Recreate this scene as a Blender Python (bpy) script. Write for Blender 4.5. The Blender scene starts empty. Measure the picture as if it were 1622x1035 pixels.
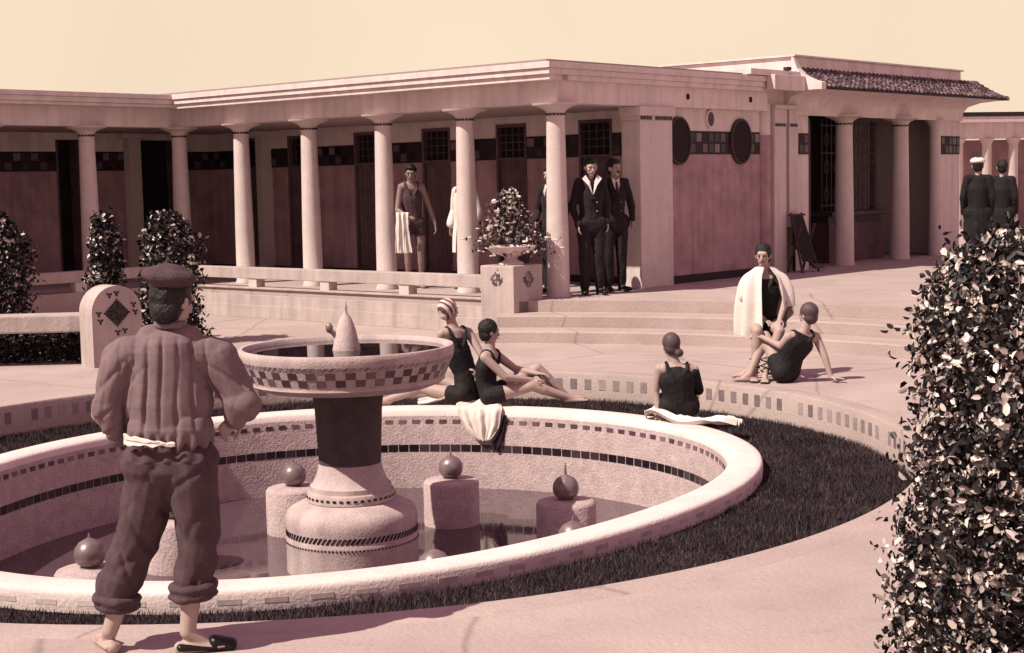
import bpy, bmesh, math, random
import numpy as np
from mathutils import Vector, Matrix
random.seed(7)
PI = math.pi
scene = bpy.context.scene
COL = scene.collection
rad = math.radians

# ------------------------------------------------------------------ materials
DESAT = .22; SCALE = .62
def mat(name, col, rough=0.85, amt=0.12, scale=6.0, bump=0.0, bscale=40.0, metallic=0.0, fine=0.0, island=None, spec=0.3, coat=0.0, streak=0.0, crack=0.0):
    def tone(c):
        g = sum(c)/3; return tuple((x*(1-DESAT)+g*DESAT)*SCALE for x in c)
    col = tone(col); island = tone(island) if island else None
    m = bpy.data.materials.new(name); m.use_nodes = True
    nt = m.node_tree; N = nt.nodes; L = nt.links
    b = N['Principled BSDF']
    b.inputs['Roughness'].default_value = rough
    b.inputs['Metallic'].default_value = metallic
    b.inputs['Specular IOR Level'].default_value = spec
    b.inputs['Coat Weight'].default_value = coat
    tc = N.new('ShaderNodeTexCoord')
    if island:                                   # every loose piece of the mesh gets its own tone
        g = N.new('ShaderNodeNewGeometry'); r = N.new('ShaderNodeValToRGB')
        r.color_ramp.elements[0].color = (*col, 1)
        r.color_ramp.elements[1].color = (*island, 1)
        r.color_ramp.elements[0].position = 0.25
        L.new(g.outputs['Random Per Island'], r.inputs[0])
        src = r.outputs[0]
    else:
        rgb = N.new('ShaderNodeRGB'); rgb.outputs[0].default_value = (*col, 1); src = rgb.outputs[0]
    n = N.new('ShaderNodeTexNoise'); n.inputs['Scale'].default_value = scale
    n.inputs['Detail'].default_value = 6; n.inputs['Roughness'].default_value = 0.65
    L.new(tc.outputs['Object'], n.inputs['Vector'])
    mr = N.new('ShaderNodeMapRange'); mr.inputs[1].default_value = 0.3; mr.inputs[2].default_value = 0.7
    mr.inputs[3].default_value = 1 - amt; mr.inputs[4].default_value = 1 + amt
    L.new(n.outputs['Fac'], mr.inputs[0])
    last = mr.outputs[0]
    if fine:
        n2 = N.new('ShaderNodeTexNoise'); n2.inputs['Scale'].default_value = 70; n2.inputs['Detail'].default_value = 3
        L.new(tc.outputs['Object'], n2.inputs['Vector'])
        mr2 = N.new('ShaderNodeMapRange'); mr2.inputs[1].default_value = 0.3; mr2.inputs[2].default_value = 0.7
        mr2.inputs[3].default_value = 1 - fine; mr2.inputs[4].default_value = 1 + fine
        L.new(n2.outputs['Fac'], mr2.inputs[0])
        mu = N.new('ShaderNodeMath'); mu.operation = 'MULTIPLY'
        L.new(last, mu.inputs[0]); L.new(mr2.outputs[0], mu.inputs[1]); last = mu.outputs[0]
    if streak:                                   # rain streaks and weathering running down the wall
        mp = N.new('ShaderNodeMapping'); mp.inputs['Scale'].default_value = (7, 7, .55); L.new(tc.outputs['Object'], mp.inputs[0])
        n4 = N.new('ShaderNodeTexNoise'); n4.inputs['Scale'].default_value = 1.0; n4.inputs['Detail'].default_value = 5; L.new(mp.outputs[0], n4.inputs['Vector'])
        m4 = N.new('ShaderNodeMapRange'); m4.inputs[1].default_value = .42; m4.inputs[2].default_value = .75; m4.inputs[3].default_value = 1+streak*.3; m4.inputs[4].default_value = 1-streak
        L.new(n4.outputs['Fac'], m4.inputs[0]); u4 = N.new('ShaderNodeMath'); u4.operation = 'MULTIPLY'; L.new(last, u4.inputs[0]); L.new(m4.outputs[0], u4.inputs[1]); last = u4.outputs[0]
    if crack:                                    # hairline cracks and darker stains in the paving
        n5 = N.new('ShaderNodeTexNoise'); n5.inputs['Scale'].default_value = 1.2; n5.inputs['Detail'].default_value = 3; L.new(tc.outputs['Object'], n5.inputs['Vector'])
        a5 = N.new('ShaderNodeMixRGB'); a5.inputs[0].default_value = .12; L.new(tc.outputs['Object'], a5.inputs[1]); L.new(n5.outputs['Color'], a5.inputs[2])
        v5 = N.new('ShaderNodeTexVoronoi'); v5.feature = 'DISTANCE_TO_EDGE'; v5.inputs['Scale'].default_value = .33; L.new(a5.outputs[0], v5.inputs['Vector'])
        m5 = N.new('ShaderNodeMapRange'); m5.inputs[1].default_value = .001; m5.inputs[2].default_value = .007; m5.inputs[3].default_value = 1-crack; m5.inputs[4].default_value = 1
        L.new(v5.outputs['Distance'], m5.inputs[0]); u5 = N.new('ShaderNodeMath'); u5.operation = 'MULTIPLY'; L.new(last, u5.inputs[0]); L.new(m5.outputs[0], u5.inputs[1])
        n6 = N.new('ShaderNodeTexNoise'); n6.inputs['Scale'].default_value = 2.6; n6.inputs['Detail'].default_value = 8; n6.inputs['Roughness'].default_value = .7; L.new(tc.outputs['Object'], n6.inputs['Vector'])
        m6 = N.new('ShaderNodeMapRange'); m6.inputs[1].default_value = .56; m6.inputs[2].default_value = .72; m6.inputs[3].default_value = 1; m6.inputs[4].default_value = .80
        L.new(n6.outputs['Fac'], m6.inputs[0]); u6 = N.new('ShaderNodeMath'); u6.operation = 'MULTIPLY'; L.new(u5.outputs[0], u6.inputs[0]); L.new(m6.outputs[0], u6.inputs[1]); last = u6.outputs[0]
    vm = N.new('ShaderNodeVectorMath'); vm.operation = 'SCALE'
    L.new(src, vm.inputs[0]); L.new(last, vm.inputs['Scale'])
    L.new(vm.outputs[0], b.inputs['Base Color'])
    if bump:
        n3 = N.new('ShaderNodeTexNoise'); n3.inputs['Scale'].default_value = bscale; n3.inputs['Detail'].default_value = 5
        L.new(tc.outputs['Object'], n3.inputs['Vector'])
        bp = N.new('ShaderNodeBump'); bp.inputs['Strength'].default_value = bump; bp.inputs['Distance'].default_value = 0.02
        L.new(n3.outputs['Fac'], bp.inputs['Height']); L.new(bp.outputs[0], b.inputs['Normal'])
    return m

M = {}
M['ground'] = mat('pale_paving', (.62,.44,.405), .9, .13, .9, .3, 30, fine=.09, crack=.28)
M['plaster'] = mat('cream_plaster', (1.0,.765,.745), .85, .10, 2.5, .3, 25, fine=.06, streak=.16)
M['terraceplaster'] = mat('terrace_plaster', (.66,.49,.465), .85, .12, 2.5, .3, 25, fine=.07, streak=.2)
M['column'] = mat('column_plaster', (.90,.69,.66), .8, .08, 5, .25, 30, fine=.06, streak=.10)
M['mauve'] = mat('mauve_wall', (.57,.30,.34), .8, .28, 2.2, .2, 20, fine=.14, streak=.25)
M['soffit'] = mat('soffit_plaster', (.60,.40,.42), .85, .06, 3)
M['darkbase'] = mat('dark_skirting', (.035,.018,.025), .7, .2, 8)
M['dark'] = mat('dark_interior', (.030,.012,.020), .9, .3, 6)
M['tile'] = mat('dark_mosaic', (.012,.008,.010), .35, .2, 20, island=(.10,.045,.065))
M['tilemid'] = mat('mauve_mosaic', (.13,.06,.085), .4, .2, 20, island=(.36,.20,.24))
M['tilelight'] = mat('pale_mosaic', (.30,.19,.22), .4, .2, 20, island=(.60,.42,.44))
M['faint'] = mat('faint_inlay', (.72,.52,.50), .85, .2, 20, island=(.98,.74,.70))
M['roughstone'] = mat('rough_render', (.70,.48,.48), .95, .18, 9, .5, 45, fine=.20)
M['rim'] = mat('rim_render', (1.08,.82,.77), .9, .11, 3, .25, 50, fine=.07)
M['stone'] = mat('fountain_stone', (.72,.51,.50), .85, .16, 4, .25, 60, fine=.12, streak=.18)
M['bronze'] = mat('bronze_ball', (.36,.24,.245), .36, .3, 14, metallic=.35)
M['shaft'] = mat('shade_darkened_shaft', (.13,.08,.088), .85, .25, 8, .5, 60, fine=.12)  # stone colour darkened to carry the shade under the bowl
M['water'] = mat('pool_water', (.13,.062,.085), .05, .15, 1.5, .05, 5, spec=.5)
M['mirrorwater'] = mat('still_water', (.035,.018,.025), .02, .1, 2, spec=.5)
M['soil'] = mat('dark_soil', (.035,.016,.022), 1, .3, 8, .8, 60)
M['grass'] = mat('grass_blades', (.038,.019,.025), .7, .55, 2.2, island=(.125,.066,.078))
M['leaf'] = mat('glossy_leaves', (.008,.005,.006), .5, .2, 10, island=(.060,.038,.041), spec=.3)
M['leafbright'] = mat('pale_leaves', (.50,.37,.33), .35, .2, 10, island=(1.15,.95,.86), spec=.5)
M['petal'] = mat('pale_petals', (.85,.66,.60), .7, .2, 10, island=(1.1,.95,.85))
M['stem'] = mat('dark_bark', (.05,.03,.03), .9, .3, 12)
M['roof'] = mat('roof_tiles', (.10,.05,.065), .85, .4, 14, .8, 30, island=(.30,.18,.20))
M['roofflat'] = mat('flat_roofing', (.45,.30,.30), .9, .1, 3)
M['curtain'] = mat('mauve_curtain', (.19,.095,.118), .9, .25, 5)
M['grille'] = mat('iron_grille', (.12,.065,.085), .6, .2, 12)
M['wood'] = mat('dark_wood', (.09,.045,.05), .7, .3, 12)
M['skin'] = mat('skin', (.62,.40,.35), .6, .05, 9, spec=.35)
M['skindark'] = mat('tanned_skin', (.42,.24,.22), .6, .06, 9, spec=.35)
M['hair'] = mat('dark_hair', (.020,.011,.013), .5, .4, 30, .6, 90)
M['suit'] = mat('black_wool', (.014,.008,.010), .85, .2, 12)
M['jacket'] = mat('dark_cloth', (.030,.014,.021), .9, .25, 9, .4, 60)
M['swim'] = mat('dark_swim_knit', (.016,.010,.012), .8, .2, 20)
M['smock'] = mat('mauve_smock', (.27,.155,.175), .9, .20, 9, .15, 260, fine=.10)
M['trouser'] = mat('dark_trousers', (.115,.055,.07), .92, .25, 9, .15, 260, fine=.12)
M['beret'] = mat('felt_beret', (.13,.065,.075), .95, .2, 14, .6, 120)
M['towel'] = mat('white_towel', (1.05,.88,.80), .95, .05, 9, .2, 60)
M['white'] = mat('white_cloth', (1.05,.88,.80), .8, .05, 9)
M['cap'] = mat('bathing_cap', (.13,.07,.08), .6, .3, 25)
M['eye'] = mat('eye_dark', (.02,.01,.012), .3, .1, 9)
M['lip'] = mat('lips', (.22,.09,.09), .6, .1, 9)
M['shoe'] = mat('black_shoe', (.012,.007,.008), .4, .2, 9)

# ------------------------------------------------------------------ object helpers
def tag(o, label=None, cat=None, group=None, kind=None):
    if label: o['label'] = label
    if cat: o['category'] = cat
    if group: o['group'] = group
    if kind: o['kind'] = kind
    return o
def thing(name, label, cat, loc=(0,0,0), rz=0.0, group=None):
    o = bpy.data.objects.new(name, None); COL.objects.link(o)
    o.location = loc; o.rotation_euler = (0,0,rz); o.empty_display_size = .2
    return tag(o, label, cat, group)
def obj(name, bm, m, parent=None, smooth=False, fix=True):
    if fix: bmesh.ops.recalc_face_normals(bm, faces=bm.faces[:])
    me = bpy.data.meshes.new(name); bm.to_mesh(me); bm.free()
    me.materials.append(m)
    if smooth:
        for p in me.polygons: p.use_smooth = True
        try: me.set_sharp_from_angle(angle=rad(45))
        except Exception: pass
    o = bpy.data.objects.new(name, me); COL.objects.link(o)
    if parent: o.parent = parent
    return o
def new(): return bmesh.new()
def box(bm, x0, x1, y0, y1, z0, z1, bev=0.0):
    vs = [bm.verts.new((x,y,z)) for z in (z0,z1) for (x,y) in ((x0,y0),(x1,y0),(x1,y1),(x0,y1))]
    fs = [(3,2,1,0),(4,5,6,7),(0,1,5,4),(1,2,6,5),(2,3,7,6),(3,0,4,7)]
    f = [bm.faces.new([vs[i] for i in q]) for q in fs]
    if bev:
        es = list({e for q in f for e in q.edges})
        bmesh.ops.bevel(bm, geom=es, offset=bev, segments=2, affect='EDGES', profile=.6)
def lathe(bm, prof, seg=32, cx=0, cy=0, cap0=True, cap1=True, rf=None, wob=0):
    rings = []
    for r, z in prof:
        ring = []
        for i in range(seg):
            t = 2*PI*i/seg
            rr = rf(r, t) if rf else r
            ring.append(bm.verts.new((cx+rr*math.cos(t), cy+rr*math.sin(t), z + (wob*math.sin(5*t+z*9) if wob else 0))))
        rings.append(ring)
    for a, b in zip(rings, rings[1:]):
        for i in range(seg):
            j = (i+1) % seg
            bm.faces.new((a[i], a[j], b[j], b[i]))
    if cap0: bm.faces.new(rings[0][::-1])
    if cap1: bm.faces.new(rings[-1])
def prism(bm, poly, z0, z1):
    lo = [bm.verts.new((x,y,z0)) for x,y in poly]; hi = [bm.verts.new((x,y,z1)) for x,y in poly]
    n = len(poly)
    bm.faces.new(lo[::-1]); bm.faces.new(hi)
    for i in range(n):
        j = (i+1) % n; bm.faces.new((lo[i],lo[j],hi[j],hi[i]))
def extrude_poly(bm, pts, vec):      # pts 3D planar polygon, extruded by vec
    a = [bm.verts.new(p) for p in pts]; b = [bm.verts.new(Vector(p)+Vector(vec)) for p in pts]
    n = len(pts); bm.faces.new(a[::-1]); bm.faces.new(b)
    for i in range(n):
        j = (i+1) % n; bm.faces.new((a[i],a[j],b[j],b[i]))
def tube(bm, p0, p1, r0, r1=None, seg=10, caps=True):
    p0 = Vector(p0); p1 = Vector(p1); r1 = r0 if r1 is None else r1
    d = (p1-p0).normalized(); u = d.orthogonal().normalized(); v = d.cross(u)
    A = []; B = []
    for i in range(seg):
        t = 2*PI*i/seg; w = u*math.cos(t)+v*math.sin(t)
        A.append(bm.verts.new(p0+w*r0)); B.append(bm.verts.new(p1+w*r1))
    for i in range(seg):
        j = (i+1) % seg; bm.faces.new((A[i],A[j],B[j],B[i]))
    if caps: bm.faces.new(A[::-1]); bm.faces.new(B)
def sphere(bm, c, rx, ry=None, rz=None, seg=16, rot=None):
    ry = rx if ry is None else ry; rz = rx if rz is None else rz
    r = bmesh.ops.create_uvsphere(bm, u_segments=seg, v_segments=max(8, seg//2+2), radius=1)
    mt = Matrix.Translation(Vector(c)) @ (rot.to_4x4() if rot else Matrix.Identity(4)) @ Matrix.Diagonal((rx,ry,rz,1))
    bmesh.ops.transform(bm, matrix=mt, verts=r['verts'])

# ------------------------------------------------------------------ the layout
C0 = Vector((-1.4, 11.75, 0))              # centre of lawn and basin
TH = rad(48.4)
G0 = Vector((.655, 20.98, 0))              # corner column of the colonnade
U1 = Vector((-math.sin(TH), math.cos(TH), 0)); U2 = Vector((math.cos(TH), math.sin(TH), 0))
def W(x, y, z=0): return G0 + U2*x + U1*y + Vector((0,0,z))
PZ = .45                                    # platform level
def lawn_r(t, lib=math):
    return 4.59+.024*lib.cos(t)-.039*lib.sin(t)-.144*lib.cos(2*t)+.15*lib.sin(2*t)
def rim_r(t):
    return 3.36+.011*math.cos(t)-.026*math.sin(t)-.087*math.cos(2*t)+.22*math.sin(2*t)+.06*math.cos(3*t)+.049*math.sin(3*t)
def off(r, t): return rim_r(t)+r

# ground sheet with the lawn cut out of it
bm = new(); seg = 128; rr = [0, 5.3, 6, 8, 12, 20, 40, 90, 300, 1500]
def gr(r, t): return r if r else lawn_r(t)+.06
rings = [[bm.verts.new((C0.x+gr(r,2*PI*i/seg)*math.cos(2*PI*i/seg), C0.y+gr(r,2*PI*i/seg)*math.sin(2*PI*i/seg), 0)) for i in range(seg)] for r in rr]
for a, b in zip(rings, rings[1:]):
    for i in range(seg):
        j = (i+1) % seg; bm.faces.new((a[i],b[i],b[j],a[j]))
tag(obj('ground', bm, M['ground']), kind='structure')

# platform and curved steps
def arc(r, t0, t1, n): return [(C0.x+r*math.cos(rad(t0+(t1-t0)*i/n)), C0.y+r*math.sin(rad(t0+(t1-t0)*i/n))) for i in range(n+1)]
T1 = 80.0
poly = arc(8.75, -60, T1, 60)
for q in ((-.55,-.1),(-.95,-.1),(-.95,7.58),(-22,7.58),(-22,40),(60,40),(60,-60)):
    p = W(*q); poly.append((p.x, p.y))
bm = new(); prism(bm, poly, -.02, PZ)
tag(obj('platform', bm, M['ground']), kind='structure')
def nosed(r0, r1, z0, z1, t0, t1):
    b = new(); n = 70
    prof = [(r0, z0), (r0, z1-.015), (r0+.012, z1), (r1, z1), (r1, z0)]
    rows = [[b.verts.new((C0.x+r*math.cos(rad(t0+(t1-t0)*i/n)), C0.y+r*math.sin(rad(t0+(t1-t0)*i/n)), z)) for r, z in prof] for i in range(n+1)]
    for a, c in zip(rows, rows[1:]):
        for k in range(len(prof)):
            l = (k+1) % len(prof); b.faces.new((a[k],a[l],c[l],c[k]))
    b.faces.new(rows[0]); b.faces.new(rows[-1][::-1]); return b
tag(obj('lower_step', nosed(7.60, 8.14, -.02, .15, -60, 83.5), M['ground']), kind='structure')
tag(obj('upper_step', nosed(8.15, 8.74, -.02, .30, -60, 81.5), M['ground']), kind='structure')

# sunken lawn, its kerb, grass
bm = new(); seg = 96
inner = [bm.verts.new((C0.x+off(-.12, 2*PI*i/seg)*math.cos(2*PI*i/seg), C0.y+off(-.12, 2*PI*i/seg)*math.sin(2*PI*i/seg), -.30)) for i in range(seg)]
outer = [bm.verts.new((C0.x+(lawn_r(2*PI*i/seg)+.02)*math.cos(2*PI*i/seg), C0.y+(lawn_r(2*PI*i/seg)+.02)*math.sin(2*PI*i/seg), -.30)) for i in range(seg)]
for i in range(seg):
    j = (i+1) % seg; bm.faces.new((inner[i],outer[i],outer[j],inner[j]))
tag(obj('lawn_soil', bm, M['soil']), kind='structure')

kerb = thing('lawn_kerb', 'pale circular kerb inlaid with small mosaic squares around the sunken lawn', 'kerb', C0)
bm = new(); seg = 160
kp = [(0,-.31),(0,-.012),(.012,.006),(.20,.006),(.22,-.002),(.22,-.31)]
rings = [[bm.verts.new(((lawn_r(2*PI*i/seg)+r)*math.cos(2*PI*i/seg), (lawn_r(2*PI*i/seg)+r)*math.sin(2*PI*i/seg), z)) for i in range(seg)] for r,z in kp]
for k in range(len(kp)):
    a = rings[k]; b = rings[(k+1) % len(kp)]
    for i in range(seg):
        j = (i+1) % seg; bm.faces.new((a[i],a[j],b[j],b[i]))
obj('coping', bm, M['ground'], kerb, True)
def ring_tiles(bm, rfun, z0, z1, w, gap, skip=lambda k: False, eps=.004, inward=True, t0=0, t1=2*PI, z_of=None, rtop=None, jit=.0, thick=.006):
    R = rfun(0); n = int((t1-t0)*R/w)
    for k in range(n):
        if skip(k): continue
        a = t0+(t1-t0)*k/n; b = t0+(t1-t0)*(k+1)/n; g = gap/R
        a += g/2; b -= g/2
        s = -1 if inward else 1
        q = []
        for d in (0, thick):
            for (t, z, top) in ((a,z0,0),(b,z0,0),(b,z1,1),(a,z1,1)):
                r = (rtop if (top and rtop) else rfun)(t) + s*(eps - d)
                q.append(bm.verts.new((r*math.cos(t), r*math.sin(t), z)))
        for f in ((0,1,2,3),(7,6,5,4),(0,4,5,1),(1,5,6,2),(2,6,7,3),(3,7,4,0)):
            bm.faces.new([q[i] for i in f])
bm = new(); ring_tiles(bm, lawn_r, -.17, -.06, .155, .085, skip=lambda k: k % 11 in (4,))
obj('mosaic_square', bm, M['tilelight'], kerb)['kind'] = 'stuff'

def blades(name, n, h, w, sampler, m, label=None, cat=None, kind='stuff', seed=3):
    rng = np.random.default_rng(seed)
    P = sampler(rng, n); a = rng.uniform(0, 2*PI, n); lean = rng.uniform(0, .8, n)
    hh = h*rng.uniform(.45, 1.2, n)*(.82+.28*np.sin(P[:,0]*3.1+2*np.sin(P[:,1]*2.3))*np.cos(P[:,1]*2.7+P[:,0])); ww = w*rng.uniform(.6,1.2,n); l = rng.uniform(0, 2*PI, n)
    dx = np.stack([np.cos(a), np.sin(a), np.zeros(n)],1)*ww[:,None]/2
    tip = np.stack([np.cos(l)*lean*hh, np.sin(l)*lean*hh, hh],1)
    V = np.concatenate([P-dx, P+dx, P+tip], 1).reshape(-1,3)
    me = bpy.data.meshes.new(name)
    me.vertices.add(3*n); me.vertices.foreach_set('co', V.astype(np.float32).ravel())
    me.loops.add(3*n); me.loops.foreach_set('vertex_index', np.arange(3*n, dtype=np.int32))
    me.polygons.add(n); me.polygons.foreach_set('loop_start', np.arange(0, 3*n, 3, dtype=np.int32))
    me.update(calc_edges=True); me.materials.append(m)
    o = bpy.data.objects.new(name, me); COL.objects.link(o)
    return tag(o, label, cat, kind=kind)
def lawn_pts(rng, n):
    t = rng.uniform(0, 2*PI, n); u = rng.uniform(0,1,n)
    ri = 3.36+.011*np.cos(t)-.026*np.sin(t)-.087*np.cos(2*t)+.22*np.sin(2*t)+.06*np.cos(3*t)+.049*np.sin(3*t)+.01
    r = np.sqrt(ri**2+u*((lawn_r(t, np)-.01)**2-ri**2))
    return np.stack([C0.x+r*np.cos(t), C0.y+r*np.sin(t), np.full(n,-.305)],1)
blades('lawn_grass', 170000, .060, .009, lawn_pts, M['grass'], 'dark clipped grass filling the ring between basin rim and kerb', 'grass')

# ------------------------------------------------------------------ fountain basin
basin = thing('fountain_basin', 'large round sunken basin with a thick pale rounded rim and mosaic bands', 'basin', C0)
def band(prof, seg=180):
    bm = new()
    rings = [[bm.verts.new((off(r,2*PI*i/seg)*math.cos(2*PI*i/seg), off(r,2*PI*i/seg)*math.sin(2*PI*i/seg), z)) for i in range(seg)] for r,z in prof]
    for a, b in zip(rings, rings[1:]):
        for i in range(seg):
            j = (i+1) % seg; bm.faces.new((a[i],a[j],b[j],b[i]))
    return bm
rimp = [(-.01,-.34),(0,-.26),(0.0,-.20),(-.006,-.180),(-.022,-.170),(-.06,-.166),(-.14,-.164),(-.225,-.168),(-.258,-.176),(-.275,-.192),(-.285,-.24)]
obj('rim', band(rimp), M['rim'], basin, True)
obj('wall', band([(-.285,-.24),(-.31,-.40),(-.33,-1.12)]), M['roughstone'], basin, True)
bm = band([(-.32,-1.10)]); 
bm.free(); bm = new()
seg = 90; vs = [bm.verts.new((off(-.32,2*PI*i/seg)*math.cos(2*PI*i/seg), off(-.32,2*PI*i/seg)*math.sin(2*PI*i/seg), -1.11)) for i in range(seg)]
bm.faces.new(vs); obj('floor', bm, M['roughstone'], basin)
bm = new(); ring_tiles(bm, lambda t: off(-.296,t), -.315, -.275, .13, .06)
obj('mosaic_dash', bm, M['tilemid'], basin)['kind'] = 'stuff'
bm = new(); ring_tiles(bm, lambda t: off(-.314,t), -.59, -.52, .10, .010)
obj('mosaic_band', bm, M['tile'], basin)['kind'] = 'stuff'
bm = new(); ring_tiles(bm, lambda t: off(-.002,t), -.255, -.225, .24, .12, inward=False)
obj('outer_mosaic_dash', bm, M['faint'], basin)['kind'] = 'stuff'
bm = new(); seg = 90; vs = [bm.verts.new((C0.x+off(-.31,2*PI*i/seg)*math.cos(2*PI*i/seg), C0.y+off(-.31,2*PI*i/seg)*math.sin(2*PI*i/seg), -.95)) for i in range(seg)]
bm.faces.new(vs); tag(obj('water', bm, M['water']), kind='structure')

# ------------------------------------------------------------------ fountain
FX, FY = -1.29, 11.75
ft = thing('fountain', 'tall bowl fountain with checkered mosaic bowl on a shade-darkened shaft and round drum', 'fountain', (FX,FY,0))
def zf(py, k=205.0): return 2.03-(py-294.6)/k
def rf_(px, k=205.0): return px/k
# drum
dr = [(.515,-1.08),(.515,zf(862)),(.52,zf(858)),(.52,zf(852)),(.512,zf(848)),(.512,zf(836)),(.517,zf(830)),(.517,zf(821)),(.508,zf(813)),(.485,zf(807)),(.42,zf(800)),(.345,zf(795))]
bm = new(); lathe(bm, dr, 64, cap0=False); obj('drum', bm, M['stone'], ft, True)
bm = new(); lathe(bm, [(.345,zf(794)),(.345,zf(782)),(.338,zf(779)),(.318,zf(778)),(.318,zf(770)),(.300,zf(768)),(.272,zf(757)),(.25,zf(743)),(.243,zf(735))], 48)
obj('base_moulding', bm, M['stone'], ft, True)
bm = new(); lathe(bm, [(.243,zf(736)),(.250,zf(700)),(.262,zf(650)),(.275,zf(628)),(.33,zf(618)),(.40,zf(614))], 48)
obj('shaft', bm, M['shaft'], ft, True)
bw = [(.30,zf(620)),(.48,zf(617)),(.66,zf(612)),(.735,zf(606)),(.762,zf(602)),(.758,zf(598)),(.762,zf(596)),(.825,zf(566)),(.832,zf(562)),(.836,zf(556)),(.838,zf(551)),(.828,zf(547)),(.800,zf(547)),(.785,zf(551)),(.775,zf(560)),(.70,zf(590)),(.3,zf(600)),(.02,zf(600))]
bm = new(); lathe(bm, bw, 96); obj('bowl', bm, M['stone'], ft, True)
def cone_r(py): # bowl outer radius at a picture height
    return .762+(596-py)/30*.063
def bowl_row(bm, p0, p1, n, ph, fill=1.0, eps=.003, skew=0):
    for k in range(n):
        a = 2*PI*(k+ph)/n; b = a+2*PI/n*fill
        q = []
        for d in (0,.008):
            for (t,p) in ((a,p1),(b,p1),(b+skew,p0),(a+skew,p0)):
                r = cone_r(p)+eps-d; q.append(bm.verts.new((r*math.cos(t), r*math.sin(t), zf(p))))
        for f in ((0,1,2,3),(7,6,5,4),(0,4,5,1),(1,5,6,2),(2,6,7,3),(3,7,4,0)): bm.faces.new([q[i] for i in f])
bm = new(); bowl_row(bm, 571.5, 582.5, 34, 0, .5); bowl_row(bm, 583, 594, 34, .5, .5)
obj('checker_mosaic', bm, M['tilemid'], ft)
bm = new(); bowl_row(bm, 563.5, 569, 100, 0, .55, skew=.035); obj('rope_band', bm, M['tilelight'], ft)
def rope(bm, R, z0, z1, n, eps, skew):
    for k in range(n):
        a = 2*PI*k/n; b = a+2*PI/n*.5; q = []
        for d in (0,.01):
            for (t,z) in ((a,z0),(b,z0),(b+skew,z1),(a+skew,z1)):
                r = R+eps-d; q.append(bm.verts.new((r*math.cos(t), r*math.sin(t), z)))
        for f in ((0,1,2,3),(7,6,5,4),(0,4,5,1),(1,5,6,2),(2,6,7,3),(3,7,4,0)): bm.faces.new([q[i] for i in f])
bm = new(); rope(bm, .513, zf(846), zf(837), 84, .004, .06); rope(bm, .5205, zf(857.5), zf(855), 110, .003, 0)
rope(bm, .346, zf(788), zf(784.5), 40, .003, 0)
obj('rope_moulding', bm, M['tile'], ft)
bm = new(); lathe(bm, [(.776,zf(554)),(.01,zf(553.95))], 48, cap0=False); obj('bowl_water', bm, M['mirrorwater'], ft)
# spout: cone with a spike and a small fish-like pipe beside it
bm = new(); lathe(bm, [(.115,zf(580)),(.112,zf(556)),(.075,zf(520)),(.045,zf(503)),(.02,zf(497)),(.012,zf(490)),(.014,zf(486)),(.004,zf(478))], 24)
obj('spout', bm, M['stone'], ft, True)
bm = new(); tube(bm, (-.06,-.02,zf(535)), (-.12,-.03,zf(521)), .018, .02); sphere(bm, (-.125,-.03,zf(518)), .03, .025, .04)
obj('nozzle', bm, M['bronze'], ft, True)

def ball_pillar(x, y, label, R=.245, zt=-.555, spike=.035, zb=-.44, br=.104):
    t = thing('ball_pillar', label, 'pillar', (x,y,0), random.uniform(0,6), 'low pillars with balls standing in the basin')
    bm = new(); lathe(bm, [(R,-1.10),(R,zt-.03),(R-.015,zt-.008),(R-.035,zt),(.05,zt+.012)], 36)
    obj('post', bm, M['roughstone'], t, True)
    bm = new(); lathe(bm, [(.07,zt+.0),(.075,zt+.012),(.06,zt+.022),(.085,zb-.078),(br*.98,zb-.05),(br*1.04,zb-.015),(br*.97,zb+.03),(br*.70,zb+.068),(.035,zb+.088),(.012,zb+.10)], 28)
    s = obj('ball', bm, M['bronze'], t, True)
    bm = new(); lathe(bm, [(.012,zb+.09),(.010,zb+.10+spike*.4),(.002,zb+.10+spike)], 8)
    obj('spike', bm, M['bronze'], s, True)
ball_pillar(-1.92, 13.00, 'ball-topped pillar half hidden behind the left side of the fountain drum')
ball_pillar(-.565, 13.20, 'rough ball-topped pillar just right of the fountain shaft, farthest back')
ball_pillar(.41, 12.20, 'shadowed ball-topped pillar with the tallest spike, right of the fountain', spike=.10)
ball_pillar(.40, 10.50, 'bright ball-topped pillar just behind the near rim on the right')
ball_pillar(-2.94, 10.28, 'pale ball-topped pillar beside the left trouser leg of the man in the beret')
ball_pillar(-2.70, 11.80, 'ball-topped pillar seen between the legs of the man in the beret')
ball_pillar(-.55, 9.92, 'small pillar whose domed top barely shows over the near rim', zt=-.60, zb=-.48)

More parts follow.
